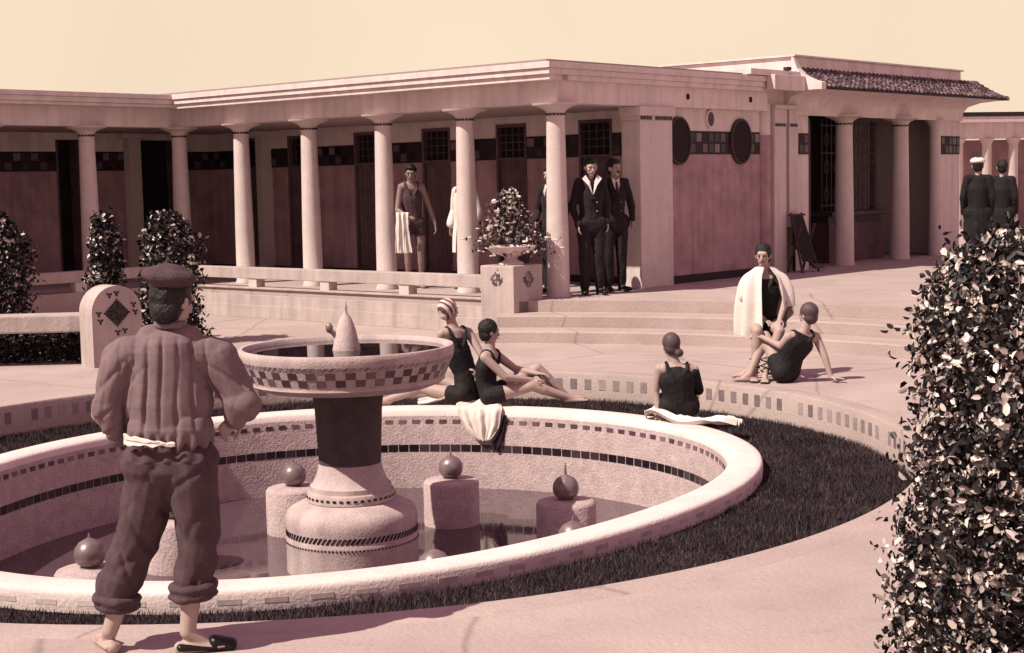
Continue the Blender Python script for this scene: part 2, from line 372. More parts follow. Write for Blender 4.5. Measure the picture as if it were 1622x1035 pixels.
# ------------------------------------------------------------------ buildings (local frame: x along U2, y along U1)
def bthing(name, label, cat, x=0, y=0, z=0): return thing(name, label, cat, W(x,y,z), TH)
SP = 8.53/5
def column(parent, x, y, r0=.158, r1=.125, zc=2.94, ring=True):
    bm = new(); lathe(bm, [(r0+.012,PZ),(r0+.012,PZ+.03),(r0,PZ+.05),(r0*.97,1.3),(r1,zc)], 32, x, y)
    c = obj('column', bm, M['column'], parent, True)
    bm = new(); lathe(bm, [(r1+.004,zc-.02),(r1+.012,zc-.012),(r1+.004,zc+.03),(r1+.01,zc+.05),(r1+.05,zc+.085),(r1+.13,zc+.12),(r1+.19,zc+.135),(r1+.20,zc+.16)], 32, x, y)
    obj('capital', bm, M['column'], c, True)
    bm = new(); n = 16
    for k in range(n):
        a = 2*PI*k/n; b = a+2*PI/n*.8; q = []
        for (rr) in (r1+.0045, r1+.014):
            for (t,z) in ((a,zc-.008),(b,zc-.008),(b,zc+.024),(a,zc+.024)): q.append(bm.verts.new((x+rr*math.cos(t), y+rr*math.sin(t), z)))
        for f in ((0,1,2,3),(7,6,5,4),(0,4,5,1),(1,5,6,2),(2,6,7,3),(3,7,4,0)): bm.faces.new([q[i] for i in f])
    obj('mosaic_ring', bm, M['tile'], c)
    return c
def wallband(parent, axis, pos, a0, a1, face, m1='tile', m2='tilelight', rows=2, s=.165, z0=2.42, gapm=.018):
    """checkered mosaic band on a wall plane; axis 'x': plane x=pos running along y; face = outward sign"""
    bm = new(); bl = new(); n = max(1, round(abs(a1-a0)/s)); w = (a1-a0)/n
    # dark backing strip
    e0, e1 = sorted((pos+face*.002, pos+face*.010))
    bb = new()
    if axis == 'x': box(bb, e0, e1, min(a0,a1), max(a0,a1), z0-.012, z0+rows*s+.012)
    else: box(bb, min(a0,a1), max(a0,a1), e0, e1, z0-.012, z0+rows*s+.012)
    p = obj('mosaic_band', bb, M['darkbase'], parent)
    e0, e1 = sorted((pos+face*.010, pos+face*.016))
    for r in range(rows):
        for k in range(n):
            if (k*7+r*3+int(pos*10)) % 5 == 0: continue
            b = bl if ((k+r) % 2 == 0 and (k % 3 != 1)) else bm
            c0, c1 = sorted((a0+w*k+gapm, a0+w*(k+1)-gapm)); zz0 = z0+r*s+gapm; zz1 = z0+(r+1)*s-gapm
            if axis == 'x': box(b, e0, e1, c0, c1, zz0, zz1)
            else: box(b, c0, c1, e0, e1, zz0, zz1)
    obj('dark_tile', bm, M['tile'], p); obj('light_tile', bl, M['tilemid'], p)

# ---- main wing
mw = bthing('colonnade_wing', 'long white colonnade wing with changing cabins behind slender columns', 'building')
for k in range(5): column(mw, 0, SP*k)
column(mw, 0, 8.53)
bm = new(); box(bm, -.15,.15,-.15,8.683,3.102,3.469,.004); box(bm,.15,5.16,-.15,.12,3.10,3.47); obj('beam', bm, M['plaster'], mw)
bm = new(); box(bm, -.40,-.15,-.24,8.119,3.40,3.47); box(bm, .0,5.15,-.24,-.15,3.40,3.47); obj('cornice_moulding', bm, M['plaster'], mw)
bm = new(); box(bm, -.44,5.3,-.27,8.088,3.472,3.55,.004); box(bm, -.47,5.32,-.30,8.058,3.552,3.635,.004); obj('cornice', bm, M['plaster'], mw)
bm = new(); box(bm, -.40,5.2,-.2,13.5,3.64,3.67); obj('roof', bm, M['roofflat'], mw)
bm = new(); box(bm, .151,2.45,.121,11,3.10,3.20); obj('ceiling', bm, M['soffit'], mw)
# back wall with door openings
doors = [(.96,1.62),(2.70,3.36),(4.40,5.07),(6.13,6.78),(7.95,8.60),(9.42,10.10)]
lo = new(); hi = new(); y = .13; segs = []
for a, b in doors: segs.append((y,a)); y = b
segs.append((y, 11.0))
for a, b in segs:
    box(lo, 2.5,2.62,a,b,PZ,2.42); box(hi, 2.5,2.62,a,b,2.42,3.10)
for a, b in doors: box(hi, 2.5,2.62,a,b,2.98,3.10)
obj('wall', lo, M['mauve'], mw); obj('upper_wall', hi, M['plaster'], mw)
for a, b in segs: wallband(mw, 'x', 2.5, a+.005, b-.005, -1)
for i, (a, b) in enumerate(doors):
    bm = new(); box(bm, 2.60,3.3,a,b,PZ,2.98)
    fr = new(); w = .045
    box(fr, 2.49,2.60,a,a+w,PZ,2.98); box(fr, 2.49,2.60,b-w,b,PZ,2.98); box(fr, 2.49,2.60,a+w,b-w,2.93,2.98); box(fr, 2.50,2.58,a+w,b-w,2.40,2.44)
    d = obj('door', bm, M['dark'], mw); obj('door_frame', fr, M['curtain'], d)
    cu = new(); n = 24; pts = []
    for k in range(n+1):
        yy = a+w+(b-a-2*w)*k/n; pts.append((2.565+.016*math.sin(k*1.55)+.008*math.sin(k*3.3), yy))
    lo_ = [cu.verts.new((px_,py_,PZ+.04)) for px_,py_ in pts]; hi_ = [cu.verts.new((px_*.5+2.565*.5,py_,2.40)) for px_,py_ in pts]
    for k in range(n): cu.faces.new((lo_[k],lo_[k+1],hi_[k+1],hi_[k]))
    cc = obj('curtain', cu, M['curtain'], d, True)
    gr = new()
    for k in range(1,4): box(gr, 2.53,2.55,a+w+(b-a-2*w)*k/4-.008,a+w+(b-a-2*w)*k/4+.008,2.44,2.93)
    for k in range(1,4): box(gr, 2.532,2.548,a+w,b-w,2.44+.49*k/4-.007,2.44+.49*k/4+.007)
    obj('transom_lattice', gr, M['grille'], d)
for (a,b) in segs:
    bm = new(); box(bm, 2.478,2.498,a,b,PZ,.56); obj('skirting', bm, M['darkbase'], mw)
# mass behind the cabins
bm = new(); box(bm, 3.32,5.14,.17,13.4,PZ-.2,3.46); obj('cabin_block', bm, M['mauve'], mw)
# end wall (faces the right front) with round windows
pier = new(); box(pier, 1.70,2.50,-.17,.17,PZ,2.90,.012); pr = obj('pier', pier, M['column'], mw)
bm = new(); box(bm, 1.66,2.54,-.21,.19,2.96,3.098,.02); obj('pier_cap', bm, M['column'], pr)
bm = new(); box(bm, 1.695,2.505,-.172,.172,2.90,2.96); obj('pier_neck', bm, M['column'], pr)
bm = new()
for k in range(11):
    if k in (4,): continue
    box(bm, 1.71+k*.072,1.71+k*.072+.055,-.180,-.173,2.905,2.955)
obj('mosaic_strip', bm, M['tile'], pr)
lo = new(); box(lo, 2.505,5.16,-.0,.165,PZ,2.42); obj('end_wall', lo, M['mauve'], mw)
hi = new(); box(hi, 2.505,5.16,-.0,.165,2.42,3.10); obj('end_upper_wall', hi, M['plaster'], mw)
wallband(mw, 'y', 0.0, 2.51, 5.155, -1)
bm = new(); box(bm, 2.51,5.155,-.03,-.002,PZ,.57); obj('end_skirting', bm, M['darkbase'], mw)
def disc(parent, x, z, r, name, m, y=-.02, th=.02, ringm=None):
    bm = new(); n = 40
    a = [bm.verts.new((x+.82*r*math.cos(2*PI*i/n), y-th, z+r*math.sin(2*PI*i/n))) for i in range(n)]
    b = [bm.verts.new((x+.82*r*math.cos(2*PI*i/n), y+.015, z+r*math.sin(2*PI*i/n))) for i in range(n)]
    bm.faces.new(a); bm.faces.new(b[::-1])
    for i in range(n): bm.faces.new((a[i],b[i],b[(i+1)%n],a[(i+1)%n]))
    o = obj(name, bm, m, parent)
    if ringm:
        bm = new()
        for i in range(n):
            t = 2*PI*i/n; t2 = 2*PI*(i+1)/n; q = []
            for tt in (t,t2):
                for (rr,yy) in ((r-.004,y-th-.012),(r+.028,y-th-.012),(r+.03,y+.012),(r-.004,y+.012)): q.append(bm.verts.new((x+.82*rr*math.cos(tt),yy,z+rr*math.sin(tt))))
            for k in range(4): bm.faces.new((q[k],q[(k+1)%4],q[4+(k+1)%4],q[4+k]))
        bmesh.ops.remove_doubles(bm, verts=bm.verts[:], dist=1e-5)
        obj('window_ring', bm, ringm, o, True)
    return o
for x in (2.87, 4.57):
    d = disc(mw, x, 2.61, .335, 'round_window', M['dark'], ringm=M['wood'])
disc(mw, 3.72, 2.95, .115, 'round_vent', M['curtain'], y=-.005, ringm=M['plaster'])
for x in (2.93, 4.66): disc(mw, x, 3.265, .045, 'small_vent', M['dark'], y=-.155, th=.01)

# ---- left wing (runs towards the camera on the left)
lw = bthing('colonnade_side_wing', 'shaded colonnade wing at the far left with a white flat roof edge', 'building')
for k in range(1,5): column(lw, -SP*1.085*k+.0, 8.53)
bm = new(); box(bm, -14,-.151,8.41,8.68,3.10,3.47); obj('beam', bm, M['plaster'], lw)
bm = new(); box(bm, -14,-.16,8.12,8.408,3.42,3.47); obj('cornice_moulding', bm, M['plaster'], lw)
bm = new(); box(bm, -14,-.16,8.09,13.5,3.474,3.553,.003); box(bm, -14,-.16,8.06,13.5,3.556,3.632,.003); obj('cornice', bm, M['plaster'], lw)
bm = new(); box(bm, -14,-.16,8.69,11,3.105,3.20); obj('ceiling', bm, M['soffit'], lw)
doors2 = [(.85,1.75),(-.90,-.40),(-2.9,-2.3),(-4.8,-4.1),(-6.6,-5.9)]
lo = new(); hi = new(); x = 2.5; segs2 = []
for a, b in sorted(doors2, reverse=True): segs2.append((b,x)); x = a
segs2.append((-14,x))
for a, b in segs2: box(lo, a,b,11.0,11.12,PZ,2.42); box(hi, a,b,11.0,11.12,2.42,3.104)
for a, b in doors2: box(hi, a,b,11.0,11.12,2.98,3.104)
obj('wall', lo, M['mauve'], lw); obj('upper_wall', hi, M['plaster'], lw)
for a, b in segs2:
    if b-a > .1 and a > -9: wallband(lw, 'y', 11.0, a+.005, b-.005, -1)
for a, b in doors2:
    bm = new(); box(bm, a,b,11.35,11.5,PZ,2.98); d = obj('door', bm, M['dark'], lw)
    fr = new(); box(fr, a,a+.04,10.99,11.10,PZ,2.98); box(fr, b-.04,b,10.99,11.10,PZ,2.98); obj('door_frame', fr, M['curtain'], d)
bm = new(); box(bm, -14,5,11.5,13.4,PZ-.2,3.47); obj('cabin_block', bm, M['mauve'], lw)
# inner pilasters of the corner, seen behind the columns
for (x,y) in ((.66,10.9),(2.40,9.17)):
    bm = new(); box(bm, x-.13,x+.13,y-.1,y+.1,PZ,3.0,.01); p = obj('pilaster', bm, M['column'], mw)
    bm = new(); box(bm, x-.28,x+.28,y-.13,y+.13,3.0,3.098,.02); obj('pilaster_cap', bm, M['column'], p)

# ---- pavilion
pv = bthing('entrance_pavilion', 'taller pavilion with a parapet, a tiled flared eave and dark openings', 'building')
bm = new(); box(bm, 5.91,12.1,-.2,6.5,3.60,4.0,.008); obj('parapet', bm, M['plaster'], pv)
bm = new(); box(bm, 5.86,12.15,-.24,6.55,4.002,4.03); obj('parapet_coping', bm, M['plaster'], pv)
# flared underside (cove) swept along the front and round the right end
prof = [(-.02,3.06),(-.03,3.22),(-.10,3.33),(-.28,3.41),(-.60,3.455),(-.66,3.47),(-.66,3.50)]
bm = new(); rows = []
for (d,z) in prof:
    rows.append([bm.verts.new((5.95,d,z)), bm.verts.new((12.55-d,d,z)), bm.verts.new((12.55-d,6.5,z))])
for a, b in zip(rows, rows[1:]):
    for k in range(2): bm.faces.new((a[k],a[k+1],b[k+1],b[k]))
bm.faces.new([r[0] for r in rows]+[bm.verts.new((5.95,.15,3.50)), bm.verts.new((5.95,.15,3.06))])
obj('cove', bm, M['plaster'], pv, True)
# tiled pent roof: rows of half-round tiles
bm = new()
def rpt(u, v, corner=False):   # v 0 eave .. 1 parapet, flared
    d = -.70+v*.50; z = 3.475+.33*(v**1.35)
    return d, z
nrow = 7
for r in range(nrow):
    v0 = r/nrow; v1 = (r+1)/nrow+.03
    d0, z0 = rpt(0, v0); d1, z1 = rpt(0, v1)
    n = 46
    xa, xb = 5.98, 12.55-d0
    for k in range(n):
        u0 = xa+(xb-xa)*k/n; u1 = xa+(xb-xa)*(k+1)/n; um = (u0+u1)/2
        jz = random.uniform(-.006,.010); jd = random.uniform(-.015,.01)
        pts = [(u0,d0+jd,z0+.018+jz),(um,d0+jd,z0+.052+jz),(u1,d0+jd,z0+.018+jz),(u1,d1,z1+.006),(um,d1,z1+.036),(u0,d1,z1+.006)]
        v = [bm.verts.new(p) for p in pts]; lo1 = [bm.verts.new((p[0],p[1],p[2]-.018)) for p in pts[:3]]
        bm.faces.new((v[0],v[1],v[4],v[5])); bm.faces.new((v[1],v[2],v[3],v[4])); bm.faces.new((lo1[0],lo1[1],v[1],v[0])); bm.faces.new((lo1[1],lo1[2],v[2],v[1]))
    n = 38
    for k in range(n):
        y0 = d0+(6.5-d0)*k/n; y1 = d0+(6.5-d0)*(k+1)/n; ym = (y0+y1)/2; X0 = 12.55-d0; X1 = 12.55-d1
        pts = [(X0,y0,z0+.018),(X0,ym,z0+.052),(X0,y1,z0+.018),(X1,y1,z1+.006),(X1,ym,z1+.036),(X1,y0,z1+.006)]
        v = [bm.verts.new(p) for p in pts]
        bm.faces.new((v[0],v[1],v[4],v[5])); bm.faces.new((v[1],v[2],v[3],v[4]))
obj('tiled_eave', bm, M['roof'], pv, fix=False)
bm = new(); box(bm, 5.98,13.24,-.69,-.64,3.452,3.492); box(bm, 13.19,13.24,-.64,6.5,3.452,3.492); obj('gutter', bm, M['darkbase'], pv)
bm = new(); extrude_poly(bm, [(5.97,-.76,3.44),(5.97,-.76,3.55),(5.97,-.60,3.60),(5.97,-.42,3.68),(5.97,-.30,3.80),(5.97,-.24,3.95),(5.97,-.195,4.0),(5.97,-.195,3.44)], (-.14,0,0)); obj('eave_cheek', bm, M['plaster'], pv)
bm = new(); box(bm, 12.1,12.55,-.2,6.5,3.5,3.79); obj('roof_fill', bm, M['roofflat'], pv)
# step between wing roof and pavilion
bm = new(); box(bm, 4.36,5.85,-.36,2.2,3.645,3.74,.01); box(bm,4.9,5.83,-.46,-.30,3.42,3.66,.015); obj('roof_step', bm, M['plaster'], pv)
bm = new(); box(bm, 5.40,5.50,-.40,-.30,3.742,3.80,.01); obj('rain_outlet', bm, M['darkbase'], pv)
# front wall pieces
bm = new(); lathe(bm, [(.13,PZ),(.13,3.20),(.10,3.26),(.03,3.30)], 24, 5.31, .04); obj('corner_pilaster', bm, M['plaster'], pv, True)
bm = new(); lathe(bm, [(.133,PZ),(.133,2.72)], 24, 5.31, .04); obj('corner_dado', bm, M['mauve'], pv, True)
for (xa,xb) in ((5.46,5.83),(5.92,6.20)):
    bm = new(); box(bm, xa,xb,-.10,.12,PZ+(.75 if xa>5.9 else 0),2.90,.012); p = obj('pilaster', bm, M['column'], pv)
    bm = new(); box(bm, xa-.004,xb+.004,-.104,.124,2.90,3.14); obj('pilaster_cap', bm, M['column'], p)
    bm = new()
    for k in range(4): box(bm, xa+.02+k*(xb-xa-.04)/4, xa+.02+(k+.75)*(xb-xa-.04)/4, -.112,-.105,2.86,2.91)
    obj('mosaic_strip', bm, M['tile'], p)
bm = new(); box(bm, 5.832,5.918,-.02,.018,PZ,2.90); box(bm, 6.202,6.235,-.02,.018,PZ,2.90); obj('gap_shade_strip', bm, M['dark'], pv)  # dark strips painting the shade in the gaps beside the pilasters
bm = new(); box(bm, 5.43,6.26,-.14,.14,3.142,3.21,.01); obj('abacus', bm, M['column'], pv)
lo = new(); box(lo, 6.22,6.73,.02,.2,PZ,2.42); obj('wall', lo, M['plaster'], pv)
lo = new(); box(lo, 11.68,12.53,.02,.2,PZ,2.42); box(lo, 12.35,12.53,.2,6.4,PZ,2.42); obj('wall', lo, M['plaster'], pv)
hi = new(); box(hi, 5.18,6.73,.022,.2,2.422,3.5); box(hi, 6.73,11.68,.022,.2,3.08,3.5); box(hi, 11.68,12.53,.022,.2,2.422,3.5); box(hi,12.35,12.53,.2,6.4,2.422,3.5); obj('upper_wall', hi, M['plaster'], pv)
wallband(pv, 'y', .02, 6.24, 6.72, -1); wallband(pv, 'y', .02, 11.70, 12.52, -1)
for x in (8.0, 10.1): column(pv, x, 0.05, .175, .145, 2.93)
bm = new(); lathe(bm, [(.12,PZ),(.11,2.93),(.2,3.07)], 24, 11.58, .08); obj('half_column', bm, M['column'], pv, True)
# dark interior with a ticket counter and an iron grille
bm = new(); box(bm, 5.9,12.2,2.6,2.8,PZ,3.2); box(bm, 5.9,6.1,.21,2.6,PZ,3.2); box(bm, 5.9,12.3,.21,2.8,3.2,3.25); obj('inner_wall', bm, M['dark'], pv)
bm = new(); box(bm, 7.45,7.62,.5,.68,PZ,3.05); box(bm, 10.7,10.8,.9,1.0,PZ,3.05); obj('inner_post', bm, M['curtain'], pv)
ct = new(); box(ct, 8.35,10.4,.55,.9,PZ,1.18,.01); cto = obj('ticket_counter', ct, M['curtain'], pv)
bm = new(); box(bm, 8.25,10.5,.42,.95,1.30,1.38,.02); box(bm, 8.4,10.4,.6,.85,1.18,1.30); obj('counter_top', bm, M['grille'], cto)
bm = new()
for k in range(13):
    x = 8.35+k*.17; tube(bm, (x,.7,1.38), (x,.7,3.06), .010, seg=6)
    if k % 2: 
        for zz in (1.7,2.2,2.7):
            for s in range(10):
                a0 = 2*PI*s/10; a1 = 2*PI*(s+1)/10
                tube(bm, (x+.085*math.cos(a0),.7,zz+.11*math.sin(a0)), (x+.085*math.cos(a1),.7,zz+.11*math.sin(a1)), .008, seg=5)
for zz in (1.5,2.45,2.95): tube(bm, (8.3,.7,zz), (10.45,.7,zz), .012, seg=6)
obj('iron_grille', bm, M['grille'], cto)

# ---- distant colonnade at the right edge
dcl = thing('distant_colonnade', 'small far pavilion with white columns beyond the tiled eave at the right edge', 'building', (13.3,43.5,0), rad(14))
bm = new(); box(bm, -1.2,3.4,-.3,5,3.45,3.62,.01); obj('cornice', bm, M['plaster'], dcl)
bm = new(); box(bm, -.9,3.3,-.32,5,3.622,3.74); obj('roof', bm, M['darkbase'], dcl)
bm = new(); box(bm, -1,3.3,-.1,.2,3.0,3.45); obj('beam', bm, M['plaster'], dcl)
bm = new(); box(bm, -1,3.3,1.5,5,.0,3.0); obj('wall', bm, M['mauve'], dcl)
for x in (-.55,.35,1.2,2.05,2.9):
    bm = new(); lathe(bm, [(.15,0),(.13,2.85),(.22,3.0)], 16, x, 0); obj('column', bm, M['column'], dcl, True)

# ------------------------------------------------------------------ balustrades
def rail(label, p0, p1, posts, nm='low_balustrade'):
    """p0, p1 local points of the balustrade's centre line"""
    a = W(*p0); b = W(*p1); d = b-a; L_ = d.length
    t = thing(nm, label, 'balustrade', (a.x,a.y,PZ), math.atan2(d.y,d.x), 'low plaster balustrades')
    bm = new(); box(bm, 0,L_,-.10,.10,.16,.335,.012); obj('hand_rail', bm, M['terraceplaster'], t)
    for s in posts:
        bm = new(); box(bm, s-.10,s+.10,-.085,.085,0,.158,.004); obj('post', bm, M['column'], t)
rail('bright low balustrade in front of the long colonnade, ending at the urn pedestal', (-.85,.50), (-.85,7.60), [1.6,3.3,5.0,6.85])
rail('shaded low balustrade behind the shrubs at the far left', (-.98,7.68), (-9.0,7.68), [1.7,3.4,5.1,6.8])
# plinth mouldings of the platform wall
pw = thing('platform_wall', 'bright plain plaster wall below the long low balustrade', 'wall', W(-.95,0,0), TH)
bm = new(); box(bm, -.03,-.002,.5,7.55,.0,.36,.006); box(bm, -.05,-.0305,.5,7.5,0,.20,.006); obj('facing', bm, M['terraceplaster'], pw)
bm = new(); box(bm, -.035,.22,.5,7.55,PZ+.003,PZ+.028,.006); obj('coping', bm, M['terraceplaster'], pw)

# pedestal with an urn of flowers
ped = thing('urn_pedestal', 'square plaster pedestal with mosaic rosettes at the head of the steps', 'pedestal', W(-.75,.20,0), TH)
bm = new(); box(bm, -.30,.30,-.30,.30,0,.93,.02); obj('block', bm, M['terraceplaster'], ped)
bm = new(); random.seed(4)
for face in (0,1):
    for i in range(-4,5):
        for j in range(-4,5):
            if abs(i)+abs(j) <= 5 and (i*i+j*j) <= 17 and random.random() < .8:
                u = i*.024; v = .74+j*.024; s = .010
                if face == 0: box(bm, -.306,-.299,u-s,u+s,v-s,v+s)
                else: box(bm, u-s,u+s,-.306,-.299,v-s,v+s)
obj('mosaic_rosette', bm, M['tilemid'], ped)
urn = thing('flower_urn', 'wide shallow plaster urn on the pedestal', 'urn', W(-.75,.20,.93), TH)
bm = new(); lathe(bm, [(.17,0),(.17,.025),(.11,.05),(.08,.08),(.10,.11),(.24,.16),(.33,.22),(.345,.25),(.32,.255),(.29,.22),(.02,.20)], 40); obj('bowl', bm, M['plaster'], urn, True)

# bench with an arched mosaic end
bn = thing('bench', 'white stone bench with an arched mosaic end panel at the left', 'bench', (-4.70,17.75,0), rad(40))
bm = new(); pts = []
for i in range(21):
    t = PI*i/20; pts.append((.31*math.cos(t), -.17, .63+.31*math.sin(t)))
pts += [(-.31,-.17,0),(.31,-.17,0)]
extrude_poly(bm, pts, (0,.34,0)); ep = obj('end_panel', bm, M['terraceplaster'], bn)
bm = new(); y0, y1 = -.176, -.168
for i in range(-6,7):
    for j in range(-6,7):
        if abs(i)+abs(j) <= 6:
            u = (i)*.025; v = .62+j*.025; s = .0118; box(bm, u-s,u+s,y0,y1,v-s,v+s)
obj('diamond_mosaic', bm, M['tile'], ep)
bm = new()
for k in range(8):
    t = 2*PI*(k+.5)/8; cx = .228*math.cos(t+.39*(k%2)); cz = .62+.228*math.sin(t+.39*(k%2))
    for (du,dv) in ((0,0),(.022,.012),(-.02,.016),(.004,-.024)): box(bm, cx+du-.012,cx+du+.012,y0,y1,cz+dv-.011,cz+dv+.011)
obj('spot_mosaic', bm, M['tile'], ep)
bm = new(); box(bm, -3.2,-.20,-.02,.40,.395,.60,.02)
Rm = Matrix.Rotation(rad(-37), 4, 'Z'); bmesh.ops.transform(bm, matrix=Rm, verts=bm.verts[:]); obj('seat', bm, M['terraceplaster'], bn)
bm = new(); box(bm, -3.2,-2.8,.05,.35,0,.394,.01); bmesh.ops.transform(bm, matrix=Rm, verts=bm.verts[:]); obj('leg', bm, M['plaster'], bn)

# easel-like folded deck chair leaning by the pavilion pilasters
fc = thing('folded_deck_chair', 'dark folded deck chair leaning between the pavilion pilasters', 'chair', W(6.0,-.45,PZ), TH)
bm = new()
for x in (-.26,.26): tube(bm, (x,0,0), (x*.6,.28,.98), .022, seg=6); tube(bm, (x*.9,.30,0), (x*.8,.05,.80), .020, seg=6)
for (y,z) in ((.07,.25),(.26,.95),(.16,.55)): tube(bm, (-.25,y,z), (.25,y,z), .018, seg=6)
obj('frame', bm, M['wood'], fc)
bm = new(); extrude_poly(bm, [(-.20,.03,.18),(.20,.03,.18),(.16,.26,.95),(-.16,.26,.95)], (0,.012,.0)); obj('canvas', bm, M['jacket'], fc)
bm = new(); extrude_poly(bm, [(-.25,.20,.50),(.1,-.05,.06),(.45,.0,.04),(.42,.02,.10),(.1,0,.14)], (0,.05,0)); obj('folded_cloth', bm, M['wood'], fc)

# ------------------------------------------------------------------ foliage
def leafmesh(name, P, Nrm, size, m, parent=None, seed=1, asp=.62, fold=.13):
    rng = np.random.default_rng(seed); n = len(P)
    Nn = Nrm + rng.normal(0, .75, (n,3)); Nn /= np.linalg.norm(Nn,axis=1)[:,None]+1e-9
    T = rng.normal(0,1,(n,3)) + Nrm*.6 + np.array([0,0,.25]); T -= Nn*np.sum(T*Nn,1)[:,None]; T /= np.linalg.norm(T,axis=1)[:,None]+1e-9
    B = np.cross(Nn, T); L_ = size*rng.uniform(.6,1.25,n)[:,None]
    def pt(u, v, w): return P + T*L_*u + B*L_*v*asp + Nn*L_*w
    V = np.stack([pt(0,0,0), pt(.28,-.42,fold), pt(.72,-.40,fold*.8), pt(1,0,-.08), pt(.72,.40,fold*.8), pt(.28,.42,fold)],1).reshape(-1,3)
    idx = (np.arange(n)[:,None]*6 + np.array([0,1,2,3,0,3,4,5])[None,:]).ravel().astype(np.int32)
    me = bpy.data.meshes.new(name); me.vertices.add(6*n); me.vertices.foreach_set('co', V.astype(np.float32).ravel())
    me.loops.add(8*n); me.loops.foreach_set('vertex_index', idx)
    me.polygons.add(2*n); me.polygons.foreach_set('loop_start', np.arange(0,8*n,4,dtype=np.int32)); me.update(calc_edges=True)
    me.materials.append(m); o = bpy.data.objects.new(name, me); COL.objects.link(o)
    if parent: o.parent = parent
    return o
def shrub_pts(rng, n, prof, H, lump=.22, sq=1.0, inner=.35):
    z = rng.uniform(0,1,n); t = rng.uniform(0,2*PI,n)
    R = np.interp(z, prof[0], prof[1])
    lum = 1+lump*np.sin(3*t+5*z)*np.cos(7*z*H+2*t)+lump*.6*np.sin(9*t+17*z)*np.cos(23*z+1)
    u = rng.uniform(inner,1,n)**.5 * rng.choice([1,1,1,1,1.03,1.07],n)
    r = R*lum*u
    P = np.stack([r*np.cos(t), r*np.sin(t)*sq, z*H],1); P += rng.normal(0,.012,(n,3))
    Nn = np.stack([np.cos(t), np.sin(t), (z-.4)*.9],1)
    return P, Nn
def shrub(name, label, cat, loc, prof, H, n, size, bright=.12, seed=1, group=None, flowers=0, lump=.34, z0=0, trunk=True):
    t = thing(name, label, cat, loc, 0, group); rng = np.random.default_rng(seed)
    P, Nn = shrub_pts(rng, n, prof, H, lump); P[:,2] += z0
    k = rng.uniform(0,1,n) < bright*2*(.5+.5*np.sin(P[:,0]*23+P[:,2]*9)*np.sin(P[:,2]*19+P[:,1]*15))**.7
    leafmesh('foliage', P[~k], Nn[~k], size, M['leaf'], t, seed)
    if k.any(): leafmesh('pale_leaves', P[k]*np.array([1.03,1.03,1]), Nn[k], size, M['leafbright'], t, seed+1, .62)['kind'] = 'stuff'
    if flowers:
        Pf, Nf = shrub_pts(rng, flowers, prof, H, lump, inner=.9); Pf[:,2] += z0
        bm = new()
        for p, q in zip(Pf, Nf):
            c = Vector(p)+Vector(q)*.02; r = size*random.uniform(.35,.6)
            for a in range(5):
                d = Vector((math.cos(a*1.26), math.sin(a*1.26), .3)); sphere(bm, c+d*r*.6, r*.55, r*.55, r*.4, 6)
        obj('blossom', bm, M['petal'], t)['kind'] = 'stuff'
    SP_ = []; SN = []
    for i in range(int(n/110)):
        z = rng.uniform(.05,1.0); a = rng.uniform(0,6.28); r = float(np.interp(z, prof[0], prof[1]))*(1-.1*rng.uniform())
        d = np.array([math.cos(a), math.sin(a), rng.uniform(-.1,1.3) if z < .85 else 1.8]); d /= np.linalg.norm(d); ln = rng.uniform(.05,.17)*max(.6, H/1.8)
        for q in np.arange(0, ln, size*.38): SP_.append(np.array([r*math.cos(a), r*math.sin(a), z*H+z0])+d*q+rng.normal(0,.006,3)); SN.append(d+rng.normal(0,.5,3))
    leafmesh('shoots', np.array(SP_), np.array(SN), size*.9, M['leaf'], t, seed+5)['kind'] = 'stuff'
    if trunk:
        bm = new(); tube(bm, (0,0,-.02), (0.02,0,H*.75+z0), .035, .012, 8)
        for i in range(16):
            a = random.uniform(0,6.3); zz = z0+H*random.uniform(.05,.7); rr = float(np.interp((zz-z0)/H, prof[0], prof[1]))*.8
            tube(bm, (0,0,zz), (rr*math.cos(a), rr*math.sin(a), zz+.15*H), .012, .004, 5)
        obj('trunk', bm, M['stem'], t)
    return t
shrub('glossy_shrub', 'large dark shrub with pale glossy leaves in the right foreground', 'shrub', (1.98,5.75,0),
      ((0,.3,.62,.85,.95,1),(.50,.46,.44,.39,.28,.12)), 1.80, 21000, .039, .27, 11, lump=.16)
shrub('flowering_shrub', 'bushy dark shrub behind the low rail at the far left edge', 'shrub', (-6.95,20.6,0),
      ((0,.5,.8,1),(.46,.42,.32,.12)), 1.75, 3600, .075, .10, 12, group='shrubs behind the bench')
shrub('flowering_shrub', 'slim dark shrub rising behind the arched bench end', 'shrub', (-5.42,20.3,0),
      ((0,.5,.8,1),(.24,.20,.19,.08)), 1.72, 2000, .075, .16, 13, group='shrubs behind the bench')
shrub('flowering_shrub', 'broad rounded shrub right behind the beret of the man', 'shrub', (-4.50,20.0,0),
      ((0,.3,.5,.75,.9,1),(.48,.40,.32,.36,.27,.10)), 1.72, 4200, .075, .14, 14, group='shrubs behind the bench')
shrub('urn_flowers', 'pale flowers and trailing leaves spilling over the urn', 'flowers', W(-.75,.20,1.06),
      ((0,.15,.35,.6,.8,1),(.40,.50,.34,.20,.17,.05)), .86, 950, .062, .28, 15, flowers=60, lump=.65, trunk=False)
# low planting bed behind the bench
def bed_pts(rng, n):
    return None
rng = np.random.default_rng(5); nb = 13000
P = np.stack([rng.uniform(-8.6,-4.9,nb), 18.0+rng.uniform(0,2.0,nb), rng.uniform(.0,.34,nb)],1)
P[:,2] *= 1+.3*np.sin(P[:,0]*5)*np.cos(P[:,1]*4)
tag(leafmesh('ground_cover', P, np.tile([0,-.3,.8],(nb,1)), .075, M['leaf'], None, 6), 'dense dark ground cover planted behind the white bench', 'ground cover', kind='stuff')

